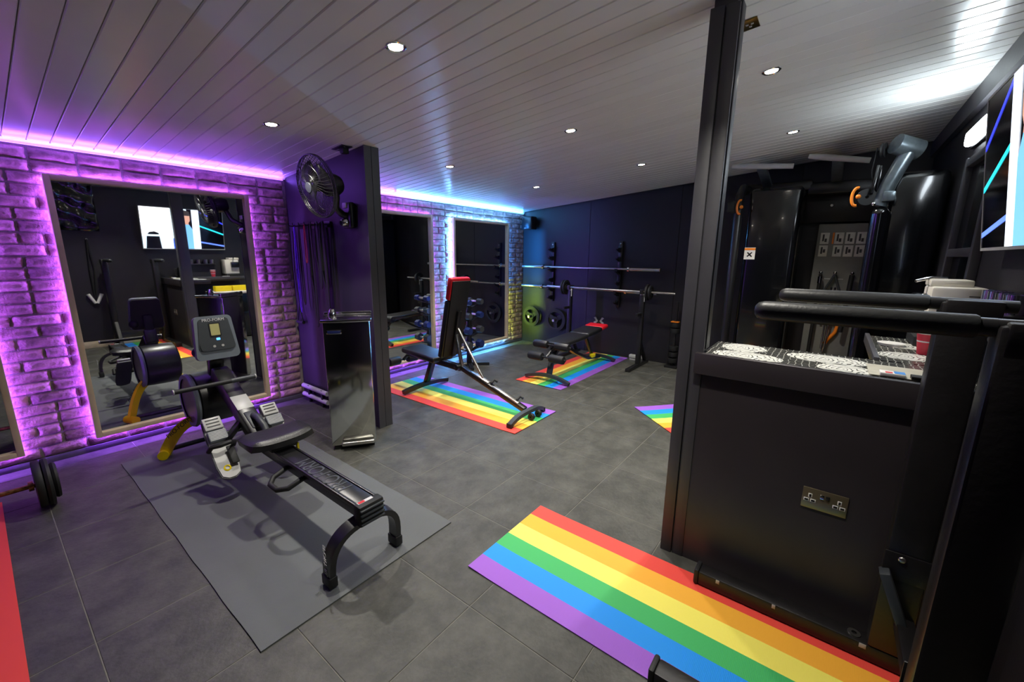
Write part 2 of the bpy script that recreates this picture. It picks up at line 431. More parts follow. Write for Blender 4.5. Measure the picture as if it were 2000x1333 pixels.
# ------------------------------------------------------------------ framed mirrors with LED tape behind
PUR, VIO, CYA, GRE, BLU = (.30, .09, 1), (.24, .10, 1), (.10, .42, 1), (.36, .62, .08), (.03, .26, 1)
def led_mat(name, col, k=2.5):
    return mat(name, (255, 255, 255), .4, emit=k, ecol=tuple(int(255 * (c ** .4545)) for c in col), vary=0)
m_ledp = led_mat('led_purple', PUR); m_ledc = led_mat('led_cyan', CYA); m_ledv = led_mat('led_violet', VIO); m_ledg = led_mat('led_green', GRE)
def mirror(x0, x1, label, cols):
    fw, y0, y1 = .034, 4.106, 4.146
    t = thing('framed_mirror', label, 'mirror', ((x0 + x1) / 2, 4.126, MZ0))
    xm = (x0 + x1) / 2; zm = (MZ0 + MZ1) / 2; ym = (y0 + y1) / 2
    for xx in (x0 + fw / 2, x1 - fw / 2): MB().box((xx, ym, zm), (fw, y1 - y0, MZ1 - MZ0), None, .003).build('frame_rail', m_pine, t)
    for zz in (MZ0 + fw / 2, MZ1 - fw / 2): MB().box((xm, ym, zz), (x1 - x0 - 2 * fw, y1 - y0, fw), None, .003).build('frame_rail', m_pine, t)
    MB().box((xm, ym + .012, zm), (x1 - x0 - 2 * fw, .006, MZ1 - MZ0 - 2 * fw)).build('glass', m_mirror, t)
    for a, b in (((x0 + .05, YB - .022, zm), (.012, .02, 1.7)), ((x1 - .05, YB - .022, zm), (.012, .02, 1.7)), ((xm, YB - .022, MZ0 + .05), (x1 - x0 - .16, .02, .012)), ((xm, YB - .022, MZ1 - .05), (x1 - x0 - .16, .02, .012))):
        MB().box(a, (b[0], .054, b[2])).build('batten', m_pine, t)
    L, R, T, Bt = cols[:4]; yl = 4.171; q_ = .036
    def strip(nm, side, col, z0=MZ0, z1=MZ1):
        e = LED_W * {'L': cols[4], 'R': cols[5], 'T': cols[6], 'B': cols[7]}[side]
        if side in 'LR':
            xx, d = (x0 + q_, (-1, .15, 0)) if side == 'L' else (x1 - q_, (1, .15, 0))
            area(nm, (xx, yl, (z0 + z1) / 2), d, z1 - z0, .012, e * (z1 - z0), col, t, (0, 0, 1))
        else:
            zz, d = (MZ1 - q_, (0, .15, 1)) if side == 'T' else (MZ0 + q_, (0, .15, -1))
            area(nm, (xm, yl, zz), d, x1 - x0, .012, e * (x1 - x0), col, t, (1, 0, 0))
    strip('led_tape', 'L', L)
    if isinstance(R[0], tuple):
        strip('led_tape', 'R', R[0], zm - .05, MZ1); strip('led_tape', 'R', R[1], MZ0, zm - .05)
    else: strip('led_tape', 'R', R)
    strip('led_tape', 'T', T); strip('led_tape', 'B', Bt)
    return t
mirror(*MIR[0], 'pine-framed wall mirror above the weight lying on the floor', (PUR, PUR, PUR, PUR, 1, 1, 1, 1.6))
mirror(*MIR[1], 'large pine-framed mirror with purple backlight behind the rowing machine', (PUR, PUR, PUR, PUR, 1, 1, 1, 1.6))
mirror(*MIR[2], 'pine-framed mirror half hidden by the stub wall, purple backlight', (PUR, VIO, PUR, VIO, 1, 1.6, 1, 2))
mirror(*MIR[3], 'pine-framed mirror with blue backlight by the room corner', (CYA, (BLU, GRE), CYA, CYA, 3.4, 2.4, 2, 3.4))
# LED tape along the top of the brickwork
t = thing('led_tape_run', 'purple glowing LED tape along the ceiling edge above the rowing machine', 'light strip', (0, YB - .03, 2.118))
MB().box((.02, YB - .012, 2.122), (3.8, .01, .006)).build('tape', m_ledp, t)
area('tape_light', (.02, YB - .03, 2.112), (0, -.8, 1), 3.8, .012, LED_W * 1.1, VIO, t)
t = thing('led_tape_run', 'LED tape at the ceiling edge turning from purple to cyan towards the corner', 'light strip', (3.9, YB - .03, 2.118))
MB().box((2.75, YB - .012, 2.122), (1.35, .01, .006)).build('tape', m_ledp, t)
MB().box((4.58, YB - .012, 2.122), (2.3, .01, .006)).build('tape', m_ledc, t)
area('tape_light', (2.62, YB - .03, 2.112), (0, -.8, 1), 1.1, .012, LED_W * .5, VIO, t)
area('tape_light', (4.45, YB - .03, 2.112), (0, -.8, 1), 2.5, .012, LED_W * 1.1, CYA, t)

# ------------------------------------------------------------------ mats
def rain_mat(c, rz, ln, label, sc=1.0):
    n = 14; W = .31; vs = []; fs = []
    for k in range(n + 1):
        y = -ln / 2 + ln * k / n
        lift = .006 * (k in (0, n))
        for x, z in ((-W, 0), (W, 0), (W, .005), (-W, .005)): vs.append((x, y, z + lift * .6))
    for k in range(n):
        for i in range(4): fs.append((k * 4 + i, k * 4 + (i + 1) % 4, k * 4 + 4 + (i + 1) % 4, k * 4 + 4 + i))
    fs += [(3, 2, 1, 0), (n * 4, n * 4 + 1, n * 4 + 2, n * 4 + 3)]
    o = bpy.data.objects.new('exercise_mat', MB().add(vs, fs).mesh('exercise_mat', m_rain)); COL.objects.link(o)
    o.location = (c[0], c[1], .0005); o.rotation_euler = (0, 0, rz); o.scale = (sc, 1, 1)
    tag(o, label, 'exercise mat'); return o
rain_mat((1.546, .31), 0, 1.78, 'rainbow striped mat lying beside the half wall with the sockets')
rain_mat((2.885, 2.88), math.pi, 1.9, 'rainbow striped mat under the upright bench', 1.04)
rain_mat((4.73, 2.54), math.pi / 2, 1.88, 'rainbow striped mat under the flat bench near the barbells')
rain_mat((4.27, .59), math.radians(-129.9), 1.75, 'rainbow striped mat on bare floor partly hidden behind the tall post')
rain_mat((-.40, 2.72), 0, 1.96, 'rainbow striped mat showing its red edge beside the loose weight')
gm = MB(); n = 24; vs = []; fs = []
for k in range(n + 1):
    y = 1.505 + (3.77 - 1.505) * k / n
    xa = .445 + .0022 * math.sin(k * 1.3) * (.5 + k % 3 * .3); xb = 1.42 + .002 * math.sin(k * 1.7)
    vs += [(xa, y, .0006), (xb, y, .0006), (xb, y, .0065), (xa, y, .0065)]
for k in range(n):
    for i in range(4): fs.append((k * 4 + i, k * 4 + (i + 1) % 4, k * 4 + 4 + (i + 1) % 4, k * 4 + 4 + i))
fs += [(3, 2, 1, 0), (n * 4, n * 4 + 1, n * 4 + 2, n * 4 + 3)]
gm.add(vs, fs).solo('equipment_mat', m_ribbed, 'large grey ribbed mat under the rowing machine', 'mat')

# ------------------------------------------------------------------ rowing machine
def rower():
    cx = .945
    t = thing('rowing_machine', 'black rowing machine with yellow front legs standing on the grey mat', 'rowing machine', (cx, 2.5, .0))
    rail = MB().box((cx, 2.13, .315), (.085, 1.22, .075), None, .006).box((cx - .05, 2.13, .345), (.012, 1.22, .02), None, .003).box((cx + .05, 2.13, .345), (.012, 1.22, .02), None, .003).build('rail', m_blackmetal, t)
    text('rail_lettering', 'PRO-FORM', .115, m_txtgrey, rail, frame((cx, 1.93, .3535), (0, 1, 0), (-1, 0, 0)), .78, 'grey brand lettering')
    MB().box((cx, 1.535, .31), (.125, .05, .10), None, .008).build('end_cap', m_rubber, t)
    for k in range(4): MB().box((cx, 1.507, .275 + k * .022), (.12, .012, .008), None, .002).build('cap_ridge', m_dgrey, t)
    MB().box((cx - .012, 1.545, .3612), (.075, .018, .0015)).box((cx - .03, 1.545, .362), (.03, .015, .0015), mi=1).build('warning_label', [m_txtwhite, m_red], t, label='small white and red label')
    # rear arch
    def arch(y, z1, w_, prof, ytop):
        pts = []
        for k in range(21):
            a = math.pi * k / 20
            c, s_ = math.cos(a), math.sin(a)
            X = -w_ * (abs(c) ** .75) * (1 if c > 0 else -1)
            Z = .05 + (z1 - .05) * s_ ** .7
            pts.append((cx + X, y + (ytop - y) * s_, Z))
        return pts
    MB().sweep(arch(1.60, .262, .175, None, 1.57), [(-.014, -.03), (.014, -.03), (.014, .03), (-.014, .03)], up=(0, 1, 0)).build('rear_leg', m_blackmetal, t)
    for s in (-1, 1): MB().box((cx + s * .175, 1.60, .032), (.04, .072, .052), None, .006).build('rubber_foot', m_rubber, t)
    text('leg_lettering', 'SPORT RL', .03, m_txtwhite, t, frame((cx - .1895, 1.598, .135), (0, 0, -1), (0, 1, 0)), 1.2)
    # handle loop under the rail
    lp = [(cx - .045, 2.24, .30), (cx - .12, 2.235, .275), (cx - .155, 2.19, .265), (cx - .155, 2.11, .265), (cx - .12, 2.065, .275), (cx - .045, 2.06, .30)]
    MB().tube(lp, .014).build('carry_handle', m_rubber, t)
    # seat
    se = MB(); vs = []; fs = []; nx, ny = 16, 10
    for i in range(nx + 1):
        for j in range(ny + 1):
            u, v = -1 + 2 * i / nx, -1 + 2 * j / ny
            ex = 1 - .35 * (abs(v) ** 4)
            X = u * .178 * (1 - .1 * (v < 0) * v * v); Y = v * .115 * (1 - .25 * abs(u) ** 4)
            top = .452 - .009 * (1 - u * u) - .02 * max(abs(u), abs(v)) ** 8
            vs.append((cx + X, 2.43 + Y, top))
    N1 = len(vs)
    for i in range(nx + 1):
        for j in range(ny + 1):
            u, v = -1 + 2 * i / nx, -1 + 2 * j / ny
            vs.append((cx + u * .172, 2.43 + v * .108 * (1 - .25 * abs(u) ** 4), .385 + .012 * abs(u)))
    idx = lambda i, j, b=0: b + i * (ny + 1) + j
    for i in range(nx):
        for j in range(ny):
            fs.append((idx(i, j), idx(i + 1, j), idx(i + 1, j + 1), idx(i, j + 1)))
            fs.append((idx(i, j, N1), idx(i, j + 1, N1), idx(i + 1, j + 1, N1), idx(i + 1, j, N1)))
    for i in range(nx):
        fs.append((idx(i, 0), idx(i, 0, N1), idx(i + 1, 0, N1), idx(i + 1, 0))); fs.append((idx(i, ny), idx(i + 1, ny), idx(i + 1, ny, N1), idx(i, ny, N1)))
    for j in range(ny):
        fs.append((idx(0, j), idx(0, j + 1), idx(0, j + 1, N1), idx(0, j, N1))); fs.append((idx(nx, j), idx(nx, j, N1), idx(nx, j + 1, N1), idx(nx, j + 1)))
    se.add(vs, fs, 0, True).build('seat', m_pad, t)
    MB().box((cx, 2.43, .375), (.14, .16, .035), None, .005).box((cx + .075, 2.36, .345), (.012, .02, .05), None, .003, 1).build('seat_carriage', [m_rubber, m_yellow], t)
    # sloping front beam with pale label
    beam = MB().bar((cx, 2.62, .30), (cx, 3.27, .645), .10, .10, .012).build('front_beam', m_blackmetal, t)
    MB().bar((cx, 2.855, .4795), (cx, 2.97, .5405), .095, .006, .002).build('beam_label', m_silver, beam)
    MB().bar((cx, 2.70, .39), (cx, 2.83, .46), .06, .03, .008).build('strap_guide', m_dgrey, t)
    MB().tube([(cx + .01, 2.58, .355), (cx + .01, 2.63, .42), (cx + .01, 2.72, .455), (cx + .01, 2.78, .45)], .02).build('grip_loop', m_dgrey, t)
    # drum
    dc = (cx, 3.44, .44)
    MB().lathe([(.001, -.135), (.14, -.135), (.155, -.13), (.18, -.115), (.185, -.07), (.185, .07), (.18, .115), (.155, .13), (.001, .135)], dc, (1, 0, 0), 40).build('flywheel_housing', m_blackmetal, t)
    MB().lathe([(.155, -.005), (.183, -.005), (.19, .01), (.183, .024), (.155, .024)], (cx - .15, 3.44, .44), (1, 0, 0), 40).build('flywheel_rim', m_greyp, t)
    MB().lathe([(.001, 0), (.156, 0), (.156, .02), (.001, .02)], (cx - .147, 3.44, .44), (1, 0, 0), 40).build('flywheel_cover', mat('drum_cover', (96, 84, 92), .3, .3), t)
    MB().bar((cx, 3.33, .62), (cx, 3.29, .74), .09, .05, .012).build('console_stem', m_blackmetal, t)
    # console facing the seat
    cM = frame((cx, 3.225, .895), (1, 0, 0), (0, .16, 1))
    def rr(w0, w1, h, r=.03):   # rounded tapered outline
        pts = []
        for (sx, sz, ww) in ((1, 1, w1), (-1, 1, w1), (-1, -1, w0), (1, -1, w0)):
            a0 = {(1, 1): 0, (-1, 1): 90, (-1, -1): 180, (1, -1): 270}[(sx, sz)]
            for q in range(6):
                a = math.radians(a0 + 18 * q); pts.append((sx * (ww - r) + r * math.cos(a), sz * (h - r) + r * math.sin(a)))
        return pts
    def plate(w0, w1, h, z0, dz, r=.03, dx=0, dy=0): return [cM @ Vector((a + dx, b + dy, z0)) for a, b in rr(w0, w1, h, r)], (cM.to_3x3() @ Vector((0, 0, dz)))
    con = MB().prism(*plate(.125, .108, .145, -.045, .045)).build('console', m_greyp, t)
    MB().prism(*plate(.118, .104, .14, -.062, .017)).build('console_back', m_rubber, t)
    MB().prism(*plate(.105, .086, .105, 0, .004, .02, 0, .022)).build('console_face', m_dgrey, con)
    MB().prism(*plate(.032, .032, .045, .004, .003, .004, .0, .052)).build('lcd_bezel', m_txtdark, con)
    MB().prism(*plate(.026, .026, .038, .007, .001, .002, .0, .052)).build('lcd_screen', m_led_lcd, con)
    MB().prism(*plate(.095, .098, .03, .004, .004, .02, 0, -.055)).build('button_panel', m_dgrey, con)
    for dx in (-.02, .028): MB().prism(*plate(.008, .008, .008, .008, .002, .007, dx, -.058)).build('button', m_silver, con)
    MB().prism(*plate(.011, .011, .008, .004, .002, .004, .01, -.012)).build('indicator', m_blueg, con)
    text('console_lettering', 'PRO-FORM', .026, m_txtwhite, con, cM @ Matrix.Translation((0, .117, .0045)))
    MB().box((cx, 3.29, .80), (.07, .05, .16), None, .015).sphere((cx - .10, 3.27, .80), .035).build('console_bracket', m_rubber, t)
    # handlebar with strap
    HX = .855
    hb = MB().tube([(HX - .22, 3.02, .632), (HX, 3.02, .632), (HX + .22, 3.02, .633)], .0145, 12).build('handlebar', m_rubber, t)
    MB().cyl((HX + .08, 3.02, .6325), (HX + .22, 3.02, .633), .0152, mi=0).build('grip', m_dgrey, hb)
    for s, xx in ((-1, -.22), (1, .22)): MB().cyl((HX + xx, 3.02, .632), (HX + xx + s * .006, 3.02, .632), .0165).build('end_stop', m_silver, hb)
    # footplates
    for s in (-1, 1):
        px = cx + s * .165
        A, Bp = Vector((px, 2.98, .42)), Vector((px, 2.70, .13))
        dv = (Bp - A); nrm = Vector((0, -dv.z, dv.y)); nrm = Vector((0, dv.z, -dv.y)).normalized()
        FM = frame((A + Bp) / 2, (1, 0, 0), -dv)      # x right, y up the plate, z out of plate
        if (FM.to_3x3() @ Vector((0, 0, 1))).y > 0: FM = frame((A + Bp) / 2, (-1, 0, 0), -dv)
        P = lambda x, y, z: FM @ Vector((x, y, z))
        out = [(-.05, .2), (.05, .2), (.058, .1), (.06, -.12), (.05, -.185), (.02, -.205), (-.02, -.205), (-.05, -.185), (-.06, -.12), (-.058, .1)]
        ft = MB().prism([P(a, b, -.012) for a, b in out], FM.to_3x3() @ Vector((0, 0, .012))).build('footplate', m_dgrey, t)
        MB().prism([P(a * .92, b * .97, 0) for a, b in out], FM.to_3x3() @ Vector((0, 0, .006))).build('foot_tread', m_silver, ft)
        MB().box(P(0, .165, .018), (.098, .085, .02), FM.to_euler(), .006).build('toe_cradle', m_silver, ft)
        for q in range(3): MB().box(P(0, .145 + q * .022, .0285), (.07, .007, .004), FM.to_euler()).build('slot', m_txtdark, ft)
        MB().box(P(0, .075, .024), (.1, .07, .03), FM.to_euler(), .006).build('heel_slide', m_greyp, ft)
        for q in range(7): MB().box(P(0, .048 + q * .009, .0395), (.09, .004, .003), FM.to_euler()).build('tread_rib', m_silver, ft)
        MB().tube([P(-.066, -.0, .0), P(-.06, -.0, .055), P(-.02, -.015, .085), P(.03, -.01, .085), P(.063, -.0, .045), P(.066, .0, .0)], .014, 8).build('foot_strap', m_rubber, ft)
        MB().box(P(.035, -.07, .03), (.04, .12, .014), FM.to_euler(), .005).build('strap_tail', m_rubber, ft)
        MB().lathe([(.012, 0), (.02, .002), (.012, .006)], P(-.01, -.135, .006), FM.to_3x3() @ Vector((0, 0, 1)), 14).build('strap_ring', m_yellow, ft)
        MB().bar((px - s * .04, 2.86, .31), (cx + s * .04, 2.86, .40), .05, .03, .006).build('foot_bracket', m_blackmetal, t)
    # yellow front legs: bowed flat arms from the drum to a cross foot
    for s in (-1, 1):
        pts = []
        for k in range(13):
            q = k / 12
            pts.append((cx + s * (.05 + .235 * q ** .8), 3.40 + .24 * q, .27 * (1 - q ** 2.2) + .03))
        fl = MB().sweep(pts, [(-.035, -.011), (.035, -.011), (.035, .011), (-.035, .011)], up=(0, 1, 0)).build('front_leg', m_yellow, t)
        MB().cyl((cx + s * .305, 3.60, .034), (cx + s * .265, 3.70, .034), .033, n=18).build('front_foot', m_yellow, t)
        if s < 0:
            a, b = Vector(pts[9]), Vector(pts[3]); M = frame(Vector(pts[6]) + Vector((-.012, -.03, .012)), (b - a), Vector((0, .6, .8)))
            d = (b - a).normalized(); nn = Vector((-.45, -.62, .3)); nn = (nn - d * nn.dot(d)).normalized(); yy = nn.cross(d)
            M = frame(Vector(pts[6]) + nn * .0375 * .9, d, yy)
            text('leg_lettering', 'PRO-FORM', .042, m_txtdark, fl, M, 1.1, 'dark brand lettering')
    MB().cyl((cx - .25, 3.655, .05), (cx + .25, 3.655, .05), .018).build('cross_tube', m_blackmetal, t)
    t.location.z = .0068
    return t
rower()

# ------------------------------------------------------------------ loose barbell on the floor at the left
t = thing('short_barbell', 'short barbell with stacked black plates and rusty bar on the floor', 'barbell', (-.35, 3.47, 0))
m_rust = mat('rusty_steel', (150, 112, 74), .35, .9, vary=.5, scale=60)
yb, zb = 3.47, .142
MB().cyl((-.95, yb, zb), (.135, yb, zb), .0135).build('bar', m_rust, t)
for xx, rr_, th in ((.06, .14, .034), (.094, .14, .03), (.123, .105, .026)):
    for s in (1, -1):
        X = xx if s > 0 else -.75 - xx
        MB().lathe([(.014, -th / 2), (.05, -th / 2), (.06, -th / 2 + .006), (rr_ - .03, -th / 2 + .006), (rr_ - .018, -th / 2), (rr_ - .005, -th / 2 + .002), (rr_, 0), (rr_ - .005, th / 2 - .002), (rr_ - .018, th / 2), (rr_ - .03, th / 2 - .006), (.06, th / 2 - .006), (.05, th / 2), (.014, th / 2)], (X, yb, zb if rr_ > .12 else zb), (1, 0, 0), 36).build('plate', m_rubber, t)
MB().lathe([(.014, 0), (.028, 0), (.028, .02), (.014, .02)], (.018, yb, zb), (1, 0, 0), 16).build('collar', m_rust, t)

# ------------------------------------------------------------------ drinking fountain
t = thing('drinking_fountain', 'mirror-polished steel drinking fountain with push bar beside the stub wall', 'drinking fountain', (1.60, 2.735, 0), math.atan2(-.178, .258))
W, D, H = .315, .285, .975
MB().box((0, D / 2, .02), (W - .03, D - .03, .04)).build('base', m_rubber, t, True)
bd = MB().box((0, D / 2, .035 + (H - .035) / 2), (W, D, H - .035), None, .008).build('cabinet', m_steel, t, True)
tp = MB().box((0, D / 2 - .008, H + .012), (W + .03, D + .02, .024), None, .008).build('basin_rim', m_chrome, t, True)
MB().box((0, D / 2 - .01, H + .0235), (W - .04, D - .07, .004), None, .002).build('basin', m_steel, t, True)
MB().box((0, D - .015, H + .03), (W + .03, .03, .035), None, .008).build('splash_back', m_chrome, t, True)
MB().lathe([(.03, 0), (.032, .02), (.024, .045), (.018, .06), (.001, .066)], (-.10, .11, H + .024), (0, 0, 1), 18).build('bubbler', m_chrome, t, True)
MB().box((-.085, -.002, H - .068), (.10, .004, .03), None, .0019).build('badge_border', m_chrome, t, True)
MB().box((-.085, -.0045, H - .068), (.088, .003, .02), None, .0014).build('badge', m_navy, t, True, label='blue oval maker badge')
MB().box((.03, -.024, .055), (.235, .04, .03), None, .01, seg=3).build('push_bar', m_steelb, t, True)
t = tp = None

# ------------------------------------------------------------------ wall fan on the stub partition
t = thing('wall_fan', 'black wall fan with round cage mounted on the stub wall', 'fan', (1.94, 3.12, 1.68))
fc = Vector((1.615, 3.015, 1.925)); ax = Vector((-1, -.05, -.22)).normalized()
bx_ = Vector((0, 1, 0)); bx_ = (bx_ - ax * bx_.dot(ax)).normalized(); by_ = ax.cross(bx_)
cage = MB()
def ring(r, h, n=40): return [fc + ax * h + (bx_ * math.cos(2 * math.pi * i / n) + by_ * math.sin(2 * math.pi * i / n)) * r for i in range(n)]
for r_, h in ((.215, 0), (.213, .012), (.213, -.012)): cage.tube(ring(r_, h), .004, 6, True)
cage.tube(ring(.15, .052), .0016, 4, True); cage.tube(ring(.09, .062), .0016, 4, True)
for i in range(48):
    a = 2 * math.pi * i / 48; d = bx_ * math.cos(a) + by_ * math.sin(a); d2 = bx_ * math.cos(a + .25) + by_ * math.sin(a + .25)
    cage.tube([fc + d * .213 + ax * .01, fc + d * .17 + ax * .045, fc + d2 * .09 + ax * .062, fc + d2 * .035 + ax * .062], .0014, 4)
    cage.tube([fc + d * .213 - ax * .01, fc + d * .17 - ax * .05, fc + d * .05 - ax * .06], .0014, 4)
cage.build('cage', m_blackmetal, t)
MB().lathe([(.001, .068), (.034, .066), (.038, .058), (.034, .05)], fc, ax, 20).build('cage_badge', m_dgrey, t)
for i in range(3):
    a0 = 2 * math.pi * i / 3 + .4; vs = []; fs = []
    for a in range(8):
        for r_ in range(6):
            rr_ = .03 + .155 * r_ / 5; th = a0 + 1.25 * a / 7 * (.55 + .45 * r_ / 5) + .35 * r_ / 5
            vs.append(fc + (bx_ * math.cos(th) + by_ * math.sin(th)) * rr_ + ax * (-.028 + .055 * a / 7))
    for a in range(7):
        for r_ in range(5): fs.append((a * 6 + r_, a * 6 + r_ + 1, a * 6 + 7 + r_, a * 6 + 6 + r_))
    b_ = MB().add(vs, fs, 0, True).build('blade', mat('fan_blade', (30, 29, 33), .4), t)
    sm = b_.modifiers.new('thick', 'SOLIDIFY'); sm.thickness = .002
MB().lathe([(.001, .03), (.03, .025), (.035, -.03), (.06, -.06), (.075, -.075), (.078, -.15), (.06, -.185), (.001, -.19)], fc, ax, 24).build('motor', m_blackmetal, t)
mc = fc - ax * .14
MB().tube([mc, mc + Vector((.03, .03, -.08)), (1.80, 3.10, 1.80), (1.86, 3.12, 1.76), (1.93, 3.12, 1.74)], .026).build('arm', m_blackmetal, t)
MB().box((1.915, 3.12, 1.755), (.05, .13, .2), None, .02, seg=3).build('wall_bracket', m_blackmetal, t)
MB().lathe([(.001, .04), (.02, .04), (.03, .03), (.034, 0)], (1.885, 3.12, 1.70), (-1, 0, -.2), 18).build('speed_knob', m_chrome, t)
MB().box((1.885, 3.12, 1.83), (.012, .05, .04), None, .004).build('control_plate', m_silver, t)

# ------------------------------------------------------------------ band rack and bands on the stub partition
XF = 1.94
t = thing('band_rack', 'black hook rail carrying resistance bands on the stub wall', 'hook rail', (XF, 3.72, 1.66))
MB().box((XF - .012, 3.70, 1.70), (.024, .56, .05), None, .004).build('rail', m_blackmetal, t)
hooks_y = [3.94, 3.86, 3.76, 3.66, 3.55, 3.46]
for y in hooks_y: MB().tube([(XF - .02, y, 1.70), (XF - .09, y, 1.695), (XF - .118, y, 1.70), (XF - .122, y, 1.72)], .005, 8).build('hook', m_blackmetal, t)
m_bandv = mat('violet_band', (92, 40, 190), .45); m_bandr = mat('red_band', (190, 40, 40), .45)
bl = [('purple', m_bandv, .8, .012), ('thin black', m_rubber, .72, .012), ('thin red', m_bandr, .34, .006), ('wide black', m_rubber, .9, .03), ('flat black', m_rubber, .55, .03), ('thick black', m_rubber, .8, .04)]
for y, (nm, m_, ln, wd) in zip(hooks_y, bl):
    pts = []; n = 28
    for k in range(n):
        a = 2 * math.pi * k / n
        pts.append((XF - .072 + .005 * math.cos(a), y + .015 * math.cos(a) * (1.6 - .6 * math.sin(a)), 1.713 - ln / 2 + ln / 2 * (1 if math.sin(a) > 0 else -1) * abs(math.sin(a)) ** .6))
    MB().sweep(pts, [(-.003, -wd / 2), (.003, -wd / 2), (.003, wd / 2), (-.003, wd / 2)], True, up=(1, 0, 0)).solo('resistance_band', m_, nm + ' looped resistance band hanging from the hook rail', 'resistance band', 'resistance bands on the hook rail')
t = thing('tube_band', 'long black tube band with triangular foam handle hanging by the brick wall', 'resistance band', (XF - .05, 4.06, .72))
MB().tube([(XF - .02, 4.06, 1.66), (XF - .03, 4.065, 1.3), (XF - .03, 4.07, .95)], .006).tube([(XF - .02, 4.09, 1.66), (XF - .03, 4.11, 1.3), (XF - .03, 4.08, .95)], .006).build('tube', m_rubber, t)
MB().tube([(XF - .03, 4.075, .95), (XF - .03, 4.13, .80), (XF - .03, 4.02, .80)], .006, 8, True).build('strap', m_rubber, t)
MB().cyl((XF - .03, 4.135, .80), (XF - .03, 4.015, .80), .016).build('grip', m_rubber, t)
t = thing('push_up_rail', 'pair of pale bars on a low stand behind the drinking fountain', 'exercise bar', (XF - .05, 3.88, 0))
for z in (.15, .062): MB().cyl((XF - .04, 4.12, z), (XF - .04, 3.66, z), .022).build('bar', m_silver, t)
for y in (4.0, 3.75): MB().box((XF - .04, y, .085), (.03, .03, .17), None, .004).build('upright', m_blackmetal, t)

# ------------------------------------------------------------------ benches
def bench_upright():
    cx = 2.90
    t = thing('incline_bench', 'adjustable bench with red-topped backrest raised upright', 'weight bench', (cx, 2.9, .006))
    A, Bt = Vector((cx, 3.05, .43)), Vector((cx, 2.875, 1.24)); d = (Bt - A).normalized()
    nb = Vector((0, d.z, -d.y)).normalized()
    bp = MB().bar(A, A + d * .60, .27, .065, .02).build('backrest', m_pad, t)
    MB().bar(A + d * .60, Bt, .27, .066, .025).build('head_pad', m_red, bp, label='red head section of the pad')
    MB().bar(A + d * .02 - nb * .04, Bt - d * .03 - nb * .036, .24, .012, .004).build('backing_board', m_rubber, bp)
    MB().bar(A + d * .02 - nb * .06, A + d * .5 - nb * .06, .05, .03, .004).build('back_spine', m_blackmetal, t)
    MB().box((cx, 3.39, .405), (.29, .52, .06), (math.radians(5), 0, 0), .022, seg=3).build('seat', m_pad, t)
    MB().bar((cx, 3.66, .36), (cx, 2.86, .33), .06, .06, .006).build('seat_beam', m_blackmetal, t)
    MB().tube([(cx, 3.60, .36), (cx, 3.72, .33), (cx, 3.79, .27)], .02).build('roller_arm', m_blackmetal, t)
    MB().cyl((cx - .2, 3.80, .27), (cx + .2, 3.80, .27), .012).build('roller_axle', m_blackmetal, t)
    for s in (-1, 1): MB().lathe([(.012, 0), (.044, .004), (.048, .02), (.048, .125), (.044, .14), (.012, .144)], (cx + s * .055, 3.80, .27), (s, 0, 0), 22).build('foam_roller', m_rubber, t)
    MB().bar((cx, 3.30, .33), (cx, 3.42, .05), .06, .05, .006).build('front_post', m_blackmetal, t)
    pts = [(cx + .31 * u, 3.42 - .02 * (1 - u * u), .028 + .035 * (1 - abs(u) ** 2)) for u in [k / 8 - 1 for k in range(17)]]
    MB().sweep(pts, [(-.025, -.02), (.025, -.02), (.025, .02), (-.025, .02)]).build('front_foot', m_blackmetal, t)
    MB().bar((cx, 2.90, .35), (cx, 2.07, .075), .06, .045, .006).build('rear_beam', m_blackmetal, t)
    MB().bar((cx, 2.72, .317), (cx, 2.50, .245), .05, .012, .002).bar((cx, 2.44, .223), (cx, 2.14, .124), .05, .012, .002).build('ladder_plate', m_steelb, t)
    for y, z in ((2.47, .245), (2.16, .145)): MB().tube([(cx + .01, y + .01, z), (cx + .045, y, z + .025), (cx + .05, y - .03, z + .01)], .012, 8).build('ladder_catch', m_rubber, t)
    pts = [(cx - .02 + .25 * u, 2.035 - .02 * (1 - u * u), .025 + .06 * (1 - abs(u) ** 3)) for u in [k / 8 - 1 for k in range(17)]]
    MB().sweep(pts, [(-.024, -.016), (.024, -.016), (.024, .016), (-.024, .016)]).build('rear_foot', m_dgrey, t)
    for s in (-1, 1): MB().box((cx - .02 + s * .25, 2.035, .022), (.035, .055, .042), None, .006).build('rubber_foot', m_rubber, t)
    for s in (-.06, .05): MB().lathe([(.008, -.015), (.03, -.015), (.034, 0), (.03, .015), (.008, .015)], (cx + s + .04, 1.985, .036), (1, 0, 0), 18).build('transport_wheel', m_rubber, t)
    MB().bar((cx, 2.86, .34), A + d * .28 - nb * .05, .03, .03, .004).bar((cx - .03, 2.55, .29), A + d * .33 - nb * .06, .02, .02, .003).build('prop', m_steelb, t)
    MB().lathe([(.001, -.075), (.03, -.07), (.03, .07), (.001, .075)], (cx, 2.88, .345), (1, 0, 0), 16).build('pivot', m_blackmetal, t)
bench_upright()
for o_ in COL.objects:
    if o_.name == 'incline_bench': o_.location.z += .006

